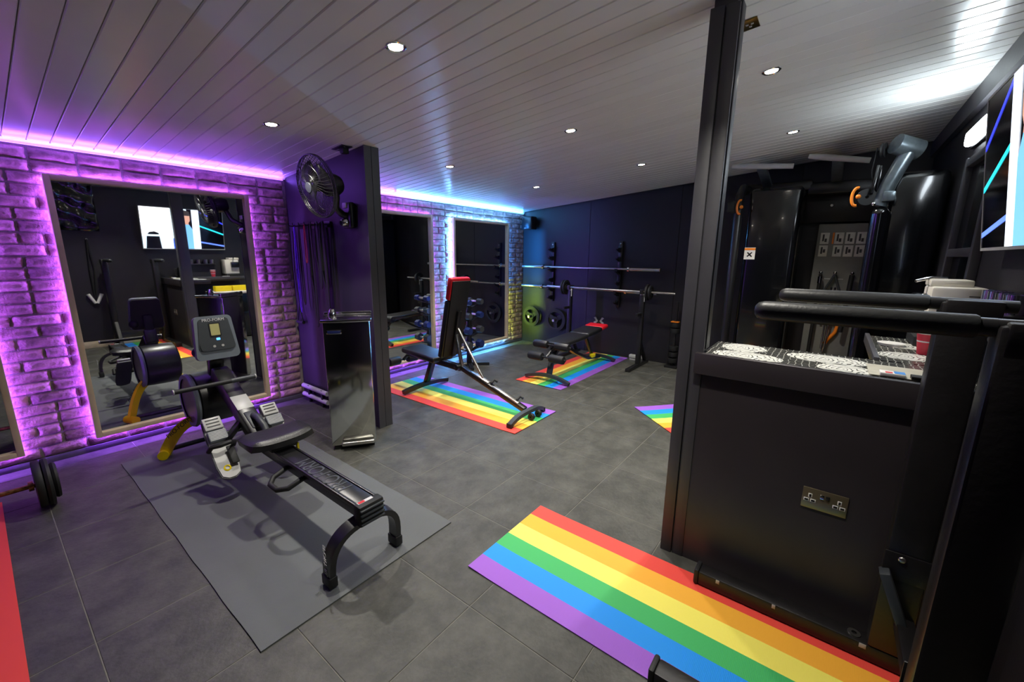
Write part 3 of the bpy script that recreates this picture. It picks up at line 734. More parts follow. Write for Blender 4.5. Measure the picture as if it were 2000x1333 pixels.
def bench_flat():
    cy = 2.52
    t = thing('flat_bench', 'flat adjustable bench with foam rollers and red head pad before the barbells', 'weight bench', (4.6, cy, .006))
    MB().box((4.38, cy, .44), (.62, .30, .055), (0, math.radians(-2), 0), .022, seg=3).build('seat', m_pad, t)
    bp = MB().box((4.90, cy, .475), (.40, .28, .055), (0, math.radians(-5), 0), .02, seg=3).build('backrest', m_pad, t)
    MB().box((5.19, cy, .502), (.19, .28, .056), (0, math.radians(-5), 0), .024, seg=3).build('head_pad', m_red, bp, label='red head section of the pad')
    MB().bar((4.05, cy, .38), (5.2, cy, .43), .05, .06, .006).build('beam', m_blackmetal, t)
    for x, z, nm in ((4.04, .425, 'high'), (3.93, .30, 'low')):
        MB().cyl((x, cy - .26, z), (x, cy + .26, z), .011).build('roller_axle', m_blackmetal, t)
        for s in (-1, 1): MB().lathe([(.011, 0), (.044, .004), (.048, .02), (.048, .17), (.044, .185), (.011, .19)], (x, cy + s * .05, z), (0, s, 0), 20).build('foam_roller', m_rubber if nm == 'low' else m_pad, t)
    MB().tube([(4.12, cy, .39), (4.03, cy, .42)], .02).tube([(4.08, cy, .38), (3.99, cy, .33), (3.93, cy, .30)], .02).build('roller_arm', m_blackmetal, t)
    MB().sweep([(4.30, cy, .39), (4.14, cy, .34), (4.05, cy, .22), (4.0, cy, .06)], [(-.03, -.018), (.03, -.018), (.03, .018), (-.03, .018)]).build('front_leg', m_dgrey, t)
    MB().sweep([(3.955 + .015 * (1 - u * u), cy + .30 * u, .026 + .05 * (1 - abs(u) ** 2)) for u in [k / 8 - 1 for k in range(17)]], [(-.022, -.018), (.022, -.018), (.022, .018), (-.022, .018)]).build('front_foot', m_dgrey, t)
    MB().sweep([(4.35, cy, .37), (4.6, cy, .24), (4.95, cy, .1), (5.3, cy, .06)], [(-.03, -.018), (.03, -.018), (.03, .018), (-.03, .018)]).build('rear_beam', m_blackmetal, t)
    MB().bar((4.85, cy, .44), (5.12, cy, .09), .05, .025, .004).build('prop', m_blackmetal, t)
    MB().box((5.06, cy - .03, .118), (.09, .05, .05), None, .006).build('adjust_tab', m_yellow, t)
    MB().sweep([(5.33, cy + .24 * u, .026 + .04 * (1 - abs(u) ** 2)) for u in [k / 8 - 1 for k in range(17)]], [(-.022, -.018), (.022, -.018), (.022, .018), (-.022, .018)]).build('rear_foot', m_dgrey, t)
bench_flat()
for o_ in COL.objects:
    if o_.name == 'flat_bench': o_.location.z += .003

# ------------------------------------------------------------------ squat stands, barbells, wall racks, plates
def stand(y, label):
    t = thing('squat_stand', label, 'squat stand', (5.33, y, 0))
    MB().bar((4.97, y, .022), (5.66, y, .022), .06, .04, .005).build('base', m_blackmetal, t)
    MB().box((5.33, y, .5), (.06, .06, .93), None, .005).build('upright', m_blackmetal, t)
    MB().bar((5.33, y, .38), (5.58, y, .04), .04, .04, .004).build('brace', m_blackmetal, t)
    MB().box((5.33, y, .89), (.045, .045, .2), None, .004).build('inner_tube', m_steelb, t)
    MB().box((5.31, y - .005, .935), (.012, .066, .11), None, .003).build('height_label', m_txtwhite, t, label='white height label')
    MB().box((5.33, y, .985), (.11, .05, .012), None, .002).box((5.28, y, 1.01), (.012, .05, .06), None, .002).box((5.38, y, 1.01), (.012, .05, .06), None, .002).build('bar_cradle', m_blackmetal, t)
    MB().bar((5.34, y, .72), (5.16, y, .72), .035, .035, .004).build('spotter_arm', m_blackmetal, t)
stand(1.95, 'black squat stand nearer the tall post'); stand(3.03, 'black squat stand nearer the brick corner')
def barbell(x, y0, y1, z, label, sl=.42, plates=()):
    t = thing('barbell', label, 'barbell', (x, (y0 + y1) / 2, z))
    MB().cyl((x, y0 + sl * .5, z), (x, y1 - sl * .5, z), .014).build('shaft', m_steelb, t)
    for a, s in ((y0, 1), (y1, -1)):
        sv = MB().cyl((x, a, z), (x, a + s * sl, z), .0245 if sl > .3 else .0142, n=18).build('sleeve', m_steelb, t)
        if sl > .3: MB().lathe([(.02, 0), (.038, .003), (.038, .03), (.02, .033)], (x, a + s * sl, z), (0, 1, 0), 18).build('collar', m_chrome, sv)
    for py, r_, th in plates:
        MB().lathe([(.015, -th / 2), (.045, -th / 2), (.05, -th / 4), (r_ - .03, -th / 4), (r_ - .02, -th / 2), (r_, -th / 2 + .004), (r_, th / 2 - .004), (r_ - .02, th / 2), (r_ - .03, th / 4), (.05, th / 4), (.045, th / 2), (.015, th / 2)], (x, py, z), (0, 1, 0), 32).build('plate', m_rubber, t)
    return t
barbell(5.61, 1.84, 4.10, 1.283, 'empty steel barbell on the upper hooks of the wall rack')
barbell(5.61, 1.86, 4.11, .972, 'empty steel barbell on the lower hooks of the wall rack')
barbell(5.33, 1.54, 3.43, 1.006, 'barbell loaded with two small plates resting on the squat stands', .25, ((3.10, .105, .03), (3.135, .105, .03), (1.885, .105, .03), (1.85, .09, .03)))
def wrack(y, label):
    t = thing('wall_rack', label, 'wall rack', (XB, y, .74))
    MB().box((XB - .02, y, 1.2), (.04, .055, .93), None, .004).build('upright', m_blackmetal, t)
    for z in (.80, .93, 1.08, 1.24, 1.42, 1.55):
        MB().prism([(XB - .04, y - .02, z - .04), (XB - .16, y - .02, z + .005), (XB - .16, y - .02, z + .045), (XB - .14, y - .02, z + .012), (XB - .10, y - .02, z + .012), (XB - .04, y - .02, z + .03)], (0, .04, 0)).build('hook', m_blackmetal, t)
    MB().sphere((XB - .042, y, 1.63), .012, (.5, 1, 1)).build('bolt', m_steelb, t)
wrack(3.585, 'black hooked barbell rack upright on the wall nearer the brick corner'); wrack(2.455, 'black hooked barbell rack upright on the middle of the wall')
def wplate(y, z, r_, label):
    t = thing('weight_plate', label, 'weight plate', (XB - .07, y, z))
    th = .035; p = MB()
    p.lathe([(.025, -th / 2), (.055, -th / 2), (.058, -th / 2 + .008), (.058, th / 2), (.025, th / 2)], (XB - .07, y, z), (1, 0, 0), 36)
    p.lathe([(r_ - .055, -th / 2 + .004), (r_ - .045, -th / 2), (r_, -th / 2 + .003), (r_, th / 2), (r_ - .055, th / 2), (r_ - .055, -th / 2 + .004)], (XB - .07, y, z), (1, 0, 0), 36)
    for k in range(3):
        a = 2 * math.pi * k / 3 + .5
        p.bar((XB - .07, y + .04 * math.cos(a), z + .04 * math.sin(a)), (XB - .07, y + (r_ - .05) * math.cos(a), z + (r_ - .05) * math.sin(a)), .07, .02, .003, up=(1, 0, 0))
    p.build('disc', m_rubber, t)
    MB().cyl((XB - .0, y, z), (XB - .15, y, z), .02).build('peg', m_steelb, t)
wplate(3.955, .455, .17, 'spoked black weight plate on the wall peg in the brick corner'); wplate(3.475, .44, .185, 'spoked black weight plate on the wall peg under the barbell rack')
# small white cross-shaped emblem on the wall
t = MB()
for s in (-1, 1):
    t.prism([(XB - .0015, 2.75 + s * .012, 0.490), (XB - .0015, 2.75 + s * .07, 0.430), (XB - .0015, 2.75 + s * .085, 0.470), (XB - .0015, 2.75 + s * .045, 0.495), (XB - .0015, 2.75 + s * .085, 0.540), (XB - .0015, 2.75 + s * .05, 0.550)], (-.001, 0, 0))
t.solo('wall_emblem', m_silver, 'small pale two-winged emblem on the dark back wall', 'emblem')
t = thing('loudspeaker', 'small black loudspeaker high in the corner on the dark wall', 'speaker', (XB - .02, 4.0, 1.86))
MB().box((XB - .11, 4.0, 1.965), (.15, .20, .20), None, .015).build('cabinet', m_rubber, t)
MB().box((XB - .187, 4.0, 1.965), (.008, .175, .175), None, .003).build('grille', m_blackmetal, t)
MB().box((XB - .193, 4.02, 1.885), (.003, .035, .014), None, .001).build('badge', m_silver, t)
MB().box((XB - .02, 4.0, 1.965), (.04, .06, .06)).build('wall_mount', m_blackmetal, t)
MB().box((5.66, 2.1, .05), (.07, .2, .05), None, .012).box((5.66, 2.1, .0125), (.05, .18, .025)).solo('step_block', m_silver, 'low pale block on the floor against the dark wall behind the squat stand', 'block')
t = thing('kettlebell_tower', 'slim black stand of weights against the dark wall behind the post', 'weight stand', (5.60, 1.58, 0))
MB().box((5.60, 1.58, .015), (.16, .16, .03), None, .004).build('base', m_blackmetal, t)
MB().box((5.60, 1.58, .45), (.03, .03, .86)).build('pole', m_blackmetal, t)
for z in (.10, .18, .26, .5, .58): MB().lathe([(.016, -.03), (.06, -.03), (.065, 0), (.06, .03), (.016, .03)], (5.60, 1.58, z), (0, 0, 1), 18).build('weight', m_rubber, t)
MB().box((5.58, 1.58, .62), (.08, .1, .012), None, .003).build('orange_tab', m_orange, t)

# ------------------------------------------------------------------ dumbbell stand
def dumbbell_mesh_parts():
    return
t = thing('dumbbell_stand', 'black upright dumbbell stand between the two far mirrors', 'dumbbell rack', (3.93, 3.74, 0))
MB().bar((3.75, 3.52, .02), (4.10, 3.93, .02), .05, .035, .004).bar((3.76, 3.93, .02), (4.12, 3.55, .02), .05, .035, .004).build('base', m_blackmetal, t)
MB().box((3.93, 3.74, .45), (.05, .05, .86), None, .005).build('post', m_blackmetal, t)
tiers = (.22, .42, .62, .80)
for z in tiers:
    for s in (-1, 1):
        MB().box((3.93 + s * .075, 3.74 - s * .02, z), (.13, .06, .014), (0, s * -.25, 0), .003).build('cradle', m_blackmetal, t)
m_bluer = mat('blue_rubber', (22, 40, 96), .5); 
d0 = None
for q, z in enumerate(tiers):
    nm = ('lowest', 'second', 'third', 'topmost')[q]
    for s in (-1, 1):
        sz = .058 - .006 * q
        side = 'nearer the half-hidden mirror' if s < 0 else 'nearer the blue-lit mirror'
        d = thing('hex_dumbbell', 'hex dumbbell on the %s cradle of the stand, %s' % (nm, side), 'dumbbell', (3.93 + s * .11, 3.74, z + .05), 0, 'hex dumbbells on the stand')
        X, Y, Z = 3.93 + s * .11, 3.74, z + .02 + sz
        MB().cyl((X, Y - .07, Z), (X, Y + .07, Z), .015, n=12).build('handle', m_steelb, d)
        for e in (-1, 1):
            MB().cyl((X, Y + e * .06, Z), (X, Y + e * .135, Z), sz, sz * .9, 6, smooth=False).build('head', m_bluer if (q + (s > 0)) % 2 else m_dgrey, d)

# ------------------------------------------------------------------ bar counter, printed top and the things on it
def printed():
    m = bpy.data.materials.new('ornate_print'); m.use_nodes = True; N = m.node_tree.nodes; L = m.node_tree.links
    b = N['Principled BSDF']; b.inputs['Roughness'].default_value = .25
    tc = N.new('ShaderNodeTexCoord')
    vo = N.new('ShaderNodeTexVoronoi'); vo.feature = 'DISTANCE_TO_EDGE'; vo.inputs['Scale'].default_value = 42; vo.inputs['Randomness'].default_value = .35
    L.new(tc.outputs['Object'], vo.inputs['Vector'])
    th = N.new('ShaderNodeMath'); th.operation = 'LESS_THAN'; th.inputs[1].default_value = .06; L.new(vo.outputs['Distance'], th.inputs[0])
    mx = N.new('ShaderNodeMixRGB'); mx.inputs[1].default_value = srgb((26, 26, 26)); mx.inputs[2].default_value = srgb((170, 170, 160)); L.new(th.outputs[0], mx.inputs[0])
    L.new(mx.outputs[0], b.inputs['Base Color'])
    return m
def disc_print():
    m = bpy.data.materials.new('medallion_print'); m.use_nodes = True; N = m.node_tree.nodes; L = m.node_tree.links
    b = N['Principled BSDF']; b.inputs['Roughness'].default_value = .25
    tc = N.new('ShaderNodeTexCoord'); ln = N.new('ShaderNodeVectorMath'); ln.operation = 'LENGTH'; L.new(tc.outputs['Object'], ln.inputs[0])
    no = N.new('ShaderNodeTexNoise'); no.inputs['Scale'].default_value = 14; L.new(tc.outputs['Object'], no.inputs['Vector'])
    ad = N.new('ShaderNodeMath'); ad.operation = 'MULTIPLY_ADD'; ad.inputs[1].default_value = .09; L.new(no.outputs['Fac'], ad.inputs[0]); L.new(ln.outputs['Value'], ad.inputs[2])
    sn = N.new('ShaderNodeMath'); sn.operation = 'MULTIPLY'; sn.inputs[1].default_value = 330; L.new(ad.outputs[0], sn.inputs[0])
    si = N.new('ShaderNodeMath'); si.operation = 'SINE'; L.new(sn.outputs[0], si.inputs[0])
    th = N.new('ShaderNodeMath'); th.operation = 'GREATER_THAN'; th.inputs[1].default_value = .72; L.new(si.outputs[0], th.inputs[0])
    mx = N.new('ShaderNodeMixRGB'); mx.inputs[1].default_value = srgb((236, 236, 226)); mx.inputs[2].default_value = srgb((90, 90, 86)); L.new(th.outputs[0], mx.inputs[0])
    L.new(mx.outputs[0], b.inputs['Base Color']); return m
m_print, m_disc = printed(), disc_print()
t = thing('bar_counter', 'L-shaped bar counter with black and white printed top over the half wall', 'counter', (2.1, -.1, .96))
MB().box((1.935, -.075, .995), (.03, 1.045, .095), None, .003).build('front_lip', m_half, t)
MB().box((2.14, -.08, 1.0), (.38, 1.03, .06), None, .003).box((2.70, -.395, 1.0), (.74, .40, .06), None, .003).build('worktop', m_half, t)
MB().box((2.14, -.08, 1.031), (.374, 1.024, .003)).box((2.70, -.395, 1.031), (.734, .394, .003)).build('printed_film', m_print, t)
MB().box((2.70, -.19, 1.02), (.74, .02, .05), None, .003).build('edge_strip', m_post, t)
for x, y, r_, sy in ((2.22, .30, .095, 1.0), (2.04, .26, .085, 1.6), (2.20, -.02, .085, 1.7), (2.04, -.08, .09, 1.0), (2.5, -.3, .09, 1.1), (2.8, -.33, .09, 1.2)):
    o = MB().lathe([(.0005, 0), (r_, 0), (r_, .0012), (.0005, .0012)], (0, 0, 0), (0, 0, 1), 40)
    for v in o.v: v.y *= sy
    o = o.build('medallion', m_disc, t, True, label='white ornate printed medallion'); o.location = Vector((x, y, 1.0328)) - Vector((2.1, -.1, .96))
MB().box((2.10, -.235, 1.0365), (.20, .17, .004), None, .0015).solo('place_mat', mat('beige_mat', (176, 172, 156), .6), 'plain beige mat on the printed counter', 'table mat')
MB().box((2.02, -.215, 1.0447), (.05, .07, .012), None, .002).box((2.02, -.235, 1.0512), (.04, .03, .001), mi=1).box((2.01, -.205, 1.0512), (.02, .02, .001), mi=2).solo('card_pack', [m_white, m_blueg if False else mat('blue_print', (60, 130, 200), .5), m_red], 'small flat printed pack on the beige mat', 'packet')
b_ = thing('battery', 'black and yellow battery lying beside the flat packet', 'battery', (2.0, -.29, 1.0365), 0)
for k in range(3):
    MB().cyl((1.995 + k * .014, -.265, 1.0456), (1.995 + k * .014, -.30, 1.0456), .0068, n=12).build('cell', m_txtdark, b_)
    MB().cyl((1.995 + k * .014, -.30, 1.0456), (1.995 + k * .014, -.315, 1.0456), .0069, n=12).build('cell_end', m_yellow, b_)
cup = thing('paper_cups', 'stack of two red and white paper cups on the counter', 'cup', (2.62, -.372, 1.033))
for k in range(2):
    z = 1.033 + k * .022
    MB().lathe([(.001, 0), (.026, 0), (.038, .095), (.0395, .1), (.037, .1), (.025, .004), (.001, .004)], (2.62, -.372, z), (0, 0, 1), 24).build('cup', mat('cup_red', (196, 44, 64), .5), cup)
    MB().lathe([(.038, .094), (.0405, .098), (.0385, .101), (.036, .098)], (2.62, -.372, z), (0, 0, 1), 24).build('rim', m_white, cup)
MB().lathe([(.031, .045), (.0338, .062), (.0342, .062), (.0314, .045)], (2.62, -.372, 1.034), (0, 0, 1), 24).build('band', m_txtwhite, cup)
c = thing('coffee_machine', 'cream coffee machine with vented side and dark tray on the far counter', 'coffee machine', (2.92, -.46, 1.033))
MB().box((2.94, -.47, 1.06), (.24, .24, .05), None, .008).build('drip_base', m_rubber, c)
MB().box((2.93, -.475, 1.205), (.22, .19, .25), None, .012).build('housing', m_cream, c)
MB().box((2.97, -.455, 1.345), (.16, .15, .035), None, .008).build('lid', m_cream, c)
MB().box((2.97, -.36, 1.24), (.13, .06, .10), None, .012).build('brew_head', m_gloss, c)
for k in range(5): MB().box((2.8195, -.535, 1.235 + k * .014), (.002, .055, .004)).build('vent', m_txtdark, c)
MB().tube([(2.94, -.33, 1.35), (2.97, -.39, 1.368), (3.02, -.45, 1.365)], .008, 8).build('lever', m_chrome, c)
MB().lathe([(.001, .0), (.05, 0), (.055, .012), (.04, .012), (.001, .006)], (2.78, -.27, 1.0345), (0, 0, 1), 20).solo('saucer', m_white, 'white saucer beside the coffee machine', 'saucer')
g = thing('spice_shelf', 'small wall shelf with chrome mugs above the counter', 'shelf', (2.45, YR, 1.24))
MB().box((2.52, YR + .05, 1.25), (.42, .1, .012), None, .002).build('shelf_board', m_blackmetal, g)
for k, x in enumerate((2.37, 2.47, 2.58, 2.67)):
    MB().lathe([(.001, .0), (.034, 0), (.036, .075), (.033, .075), (.031, .005), (.001, .005)], (x, YR + .05, 1.257), (0, 0, 1), 20).solo('steel_mug', m_chrome, ('chrome mug at the kettle end of the small wall shelf', 'chrome mug second from the kettle end of the wall shelf', 'chrome mug second from the coffee machine end of the wall shelf', 'chrome mug at the coffee machine end of the small wall shelf')[k], 'mug', 'chrome mugs on the wall shelf')
kt = thing('kettle', 'black kettle with glowing red switch on the counter by the dark wall', 'kettle', (2.2, -.46, 1.033))
MB().lathe([(.001, 0), (.07, 0), (.072, .02), (.06, .12), (.05, .17), (.02, .185), (.001, .19)], (2.2, -.46, 1.033), (0, 0, 1), 24).build('body', m_gloss, kt)
MB().tube([(2.14, -.46, 1.19), (2.10, -.46, 1.17), (2.10, -.46, 1.08), (2.135, -.46, 1.06)], .010, 8).build('handle', m_rubber, kt)
MB().sphere((2.2, -.388, 1.06), .008).build('switch', mat('red_glow', (255, 40, 20), .4, emit=5), kt)
# chest fridge seen in the mirror
fr = thing('mini_fridge', 'low black fridge with white top behind the half wall', 'fridge', (2.75, .02, 0))
MB().box((2.75, .0, .39), (.66, .36, .74), None, .012).build('body', m_gloss, fr)
MB().box((2.75, .0, .785), (.68, .38, .04), None, .008).build('top', m_cream, fr)
MB().box((2.72, .188, .40), (.015, .02, .6), None, .004).build('handle', m_chrome, fr)
for k in range(2):
    MB().box((2.62 + k * .26, -.02, .85), (.24, .12, .085), None, .003).solo('yellow_box', m_yellow, ('yellow cardboard box at the counter-lip end of the fridge top', 'yellow cardboard box at the trainer end of the fridge top')[k], 'box')
# double socket on the half wall
s_ = thing('double_socket', 'brushed metal double power socket on the half wall', 'socket', (1.95, -.086, .462))
M0 = frame((1.9475, -.086, .505), (0, -1, 0), (0, 0, 1))
MB().box((1.9475, -.086, .505), (.005, .146, .088), None, .0015).build('face_plate', mat('socket_metal', (138, 126, 100), .3, .7, vary=.1, scale=4), s_)
for u in (-.047, .047):
    for a, b, ww, hh in ((u, .012, .007, .012), (u - .011, -.008, .012, .008), (u + .011, -.008, .012, .008)):
        MB().box(M0 @ Vector((a, b, .0029)), (.0012, ww + .006, hh + .006), None, .0004).build('slot_surround', m_white, s_)
        MB().box(M0 @ Vector((a, b, .0037)), (.0012, ww, hh)).build('slot', m_txtdark, s_)
for u in (-.009, .009): MB().box(M0 @ Vector((u, .018, .004)), (.004, .012, .018), None, .001).build('rocker', m_chrome if u < 0 else m_txtdark, s_)

# ceiling sockets
def csock(x, y, label, m_):
    z = zc(y); s_ = thing('ceiling_socket', label, 'socket', (x, y, z))
    MB().box((x, y, z - .003), (.088, .146, .006), (-math.atan(SL), 0, 0), .0015).build('face_plate', m_, s_)
    for u in (-.04, .04):
        for a, b in ((0.012, u), (-.01, u - .01), (-.01, u + .01)): MB().box((x + a, y + b, z - .0075 - SL * b), (.01, .01, .003)).build('slot', m_silver, s_)
    return s_
csock(2.243, .475, 'bronze double socket fixed to the ceiling beside the tall post', m_brass)
q = csock(1.86, 3.06, 'black double socket on the ceiling above the fan', m_blackmetal)
MB().box((1.86, 3.03, zc(3.03) - .028), (.05, .05, .045), None, .008).build('plug', m_rubber, q)

# ------------------------------------------------------------------ dip station
t = thing('dip_station', 'worn black dip station with two padded arms beside the half wall', 'dip station', (1.55, -.1, 0))
for X, nm in ((1.83, 0), (1.245, 1)):
    MB().box((X, -.07, .038), (.07, .76, .065), None, .008).build('base_beam', m_wornblack, t)
    MB().box((X, .318, .04), (.078, .02, .073), None, .008).build('end_cap', m_rubber, t)
    MB().box((X, -.325, .70), (.07, .11, 1.26), None, .008).build('upright', m_wornblack, t)
    MB().box((X - (.036 if nm == 0 else -.036), -.325, .42), (.006, .12, .1), None, .002).build('gusset', m_wornblack, t)
    MB().sphere((X - (.04 if nm == 0 else -.04), -.31, .45), .011, (.5, 1, 1)).build('bolt', m_steelb, t)
    MB().bar((X, -.26, .40), (X, -.06, .07), .045, .03, .004).build('brace', m_wornblack, t) if nm else MB().bar((X - .055, -.27, .40), (X - .055, -.40, .07), .05, .03, .004).build('brace', m_dgrey, t)
    z = 1.322
    MB().cyl((X, -.27, z), (X, -.43, z), .019).cyl((X, -.27, z), (X, -.2, z), .0195).build('arm_tube', m_blackmetal, t)
    L0 = -.245
    MB().lathe([(.0005, 0), (.012, .002), (.02, .008), (.0238, .02), (.0245, .03), (.0245, .395), (.022, .40), (.0005, .40)], (X, .155, z), (0, -1, 0), 28).build('foam_grip', mat('grip_foam', (40, 41, 42), .45, bump=.1), t)
    MB().box((X, -.34, z - .02), (.075, .12, .07), None, .006).build('clamp', m_wornblack, t)
MB().box((1.5375, -.35, .21), (.52, .05, .05), None, .005).build('cross_bar', m_wornblack, t)
for y, w_ in ((.23, .014), (.02, .012), (-.26, .02)):
    MB().box((1.7945, y, .06), (.0015, w_, .018), None, .0005).build('paint_chip', m_silver, t)
MB().lathe([(.008, 0), (.02, 0), (.02, .004), (.008, .004)], (1.83, -.235, .0705), (0, 0, 1), 18).build('bolt_washer', m_steelb, t)

t.location.z += .004
# ------------------------------------------------------------------ functional trainer in the far corner
t = thing('cable_trainer', 'large black cable trainer with orange-handled pulleys in the far corner', 'cable machine', (5.0, .15, 0))
MB().box((4.86, -.41, 1.06), (.84, .34, 2.1), None, .05, seg=3).build('shroud', m_gloss, t)
MB().box((5.33, .57, 1.08), (.62, .46, 2.14), None, .05, seg=3).build('shroud', m_gloss, t)
MB().cyl((4.40, -.235, 0), (4.40, -.215, 1.80), .058, n=22).sphere((4.40, -.215, 1.80), .058).build('guide_column', m_gloss, t)
MB().tube([(4.98, .87, .0), (4.98, .88, 1.85), (5.03, .89, 2.08), (5.18, .89, 2.18), (5.55, .89, 2.2)], .042, 14).build('guide_column', m_blackmetal, t)
MB().bar((5.5, .34, 2.16), (5.5, -.24, 2.16), .1, .12, .02).bar((5.5, .95, 2.2), (5.5, .3, 2.2), .1, .1, .02).build('top_beam', m_blackmetal, t)
MB().bar((5.66, .36, 2.0), (5.66, -.25, 2.0), .04, .34, .01).build('header_board', m_black, t)
for a, b in (((4.9, .333, 2.38), (4.9, -.113, 2.29)), ((4.9, .97, 2.362), (4.9, .442, 2.306))):
    gp = MB().tube([a, Vector(a) * .75 + Vector(b) * .25, Vector(a) * .35 + Vector(b) * .65, b], .028, 14, scl=[.75, 1, .9, .8]).build('pull_up_grip', m_silver, t)
    MB().bar((a[0], a[1] * .5 + b[1] * .5, a[2] * .5 + b[2] * .5 - .01), (5.5, a[1] * .5 + b[1] * .5, 2.22), .09, .03, .008).build('grip_arm', m_armgrey, gp)
# right carriage with swivel arm
MB().tube([(4.40, -.20, 1.86), (4.40, -.235, 2.02), (4.40, -.29, 2.18), (4.40, -.315, 2.25)], .05, 14).build('swivel_arm', m_armgrey, t)
MB().cyl((4.36, -.23, 2.30), (4.44, -.37, 2.25), .07, n=22).build('arm_elbow', m_armgrey, t)
MB().box((4.38, -.245, 1.925), (.10, .075, .075), None, .012).build('carriage', m_armgrey, t)
pu = MB().lathe([(.012, -.015), (.062, -.015), (.055, 0), (.062, .015), (.012, .015)], (4.38, -.115, 1.93), (1, .25, 0), 26).build('pulley', m_rubber, t)
MB().bar((4.36, -.14, 1.95), (4.39, -.155, 2.16), .03, .02, .004).bar((4.42, -.17, 1.95), (4.41, -.17, 2.16), .02, .02, .004).build('pulley_bracket', m_gloss, t)
MB().lathe([(.012, -.012), (.052, -.012), (.047, 0), (.052, .012), (.012, .012)], (4.40, -.17, 2.27), (.3, 1, 0), 22).build('pulley', m_rubber, t)
MB().tube([(4.39, -.13, 2.29), (4.385, -.12, 2.12), (4.38, -.165, 1.93)], .004, 6).build('cable', m_rubber, t)
MB().sphere((4.36, -.165, 1.875), .016).build('cable_stop', m_chrome, t)
def dring(c, label):
    c = Vector(c); pts = [c + Vector((0, .045 * math.cos(a) + .02, .068 * math.sin(a))) for a in [math.radians(70 + 220 * k / 14) for k in range(15)]]
    pts = [c + Vector((0, .03 * (-math.cos(a)), .068 * math.sin(a))) for a in [math.radians(75 + 210 * k / 14) for k in range(15)]]
    return MB().tube(pts, .011, 10).sphere(c + Vector((0, -.01, 0)), .018).build('pull_ring', m_orange, t, label=label)
dring((4.36, -.055, 1.935), 'orange pull ring'); dring((4.94, .86, 1.965), 'orange pull ring')
MB().lathe([(.012, -.015), (.062, -.015), (.055, 0), (.062, .015), (.012, .015)], (4.96, .93, 1.97), (1, .1, 0), 26).build('pulley', m_rubber, t)
MB().box((4.97, .95, 1.97), (.08, .07, .1), None, .012).build('carriage', m_rubber, t)
MB().box((5.017, .735, 1.50), (.003, .10, .12)).box((5.015, .735, 1.545), (.003, .10, .02), mi=1).box((5.015, .735, 1.49), (.003, .06, .012), (.8, 0, 0), 0, 2).box((5.015, .735, 1.49), (.003, .06, .012), (-.8, 0, 0), 0, 2).build('warning_sticker', [m_white, m_orange, m_txtdark], t, label='white and orange warning sticker')
pan = MB().box((5.60, -.01, 1.0), (.03, .42, 1.62), None, .006).build('accessory_panel', m_ftgrey, t)
m_post1 = mat('poster_paper', (214, 214, 208), .5)
m_postd = mat('poster_figure', (60, 60, 62), .5, vary=.3, scale=60)
k = 0
for row, z in enumerate((1.665, 1.535)):
    for col_, y in enumerate((.135, .015, -.075, -.165)):
        pp = MB().box((5.582, y, z), (.004, .075, .115), None, .001).build('instruction_card', m_post1, pan)
        MB().box((5.579, y + .012, z + .005), (.002, .016, .07)).box((5.579, y - .01, z - .02 + .02 * row), (.002, .02, .035)).build('figure', m_postd, pp)
MB().box((5.581, .064, 1.665), (.004, .014, .115)).build('card_stripe', m_orange, pan)
for y in (.12, 0.0, -.14): MB().cyl((5.585, y, 1.30), (5.53, y, 1.31), .012).sphere((5.53, y, 1.31), .018).build('hook', m_chrome, pan)
for y in (.06, -.05): MB().box((5.583, y, 1.245), (.003, .05, .006)).build('panel_slot', m_txtwhite, pan)
MB().cyl((5.62, .12, 2.0), (5.60, .12, 2.0), .012).build('bolt', m_steelb, t)
a1 = MB().cyl((5.493, .12, 1.295), (5.505, .125, .45), .016).cyl((5.491, .12, 1.27), (5.491, .12, 1.2), .02, mi=1).solo('bar_attachment', [m_rubber, m_chrome], 'straight black bar attachment hanging on the trainer panel', 'cable attachment')
a2 = MB().tube([(5.535, 0, 1.29), (5.54, .07, 1.12), (5.54, .085, .95), (5.54, .06, .8)], .013).tube([(5.535, 0, 1.29), (5.54, -.06, 1.12), (5.54, -.075, .95), (5.54, -.05, .8)], .013).solo('rope_attachment', m_dgrey, 'looped dark rope attachment hanging on the middle panel hook', 'cable attachment')
a3 = MB().cyl((5.515, .01, 1.16), (5.515, .02, .5), .009).cyl((5.515, -.02, 1.16), (5.515, -.01, .5), .009).sphere((5.515, .0, .84), .03).solo('chrome_bar_pair', m_chrome, 'pair of chrome bars hanging in front of the dark rope', 'cable attachment')
a4 = MB().cyl((5.487, -.14, 1.295), (5.495, -.12, .7), .022).solo('long_grip', m_rubber, 'thick black grip hanging beside the glossy column', 'cable attachment')
a5 = MB().tube([(5.562, -.10, .78), (5.562, -.08, .68), (5.562, -.03, .60), (5.562, -.005, .55)], .018, mi=0).tube([(5.562, -.005, .55), (5.562, -.0, .46)], .016, mi=1).solo('curl_handle', [m_orange, m_steelb], 'bent orange-wrapped handle on the lower trainer panel', 'cable attachment')

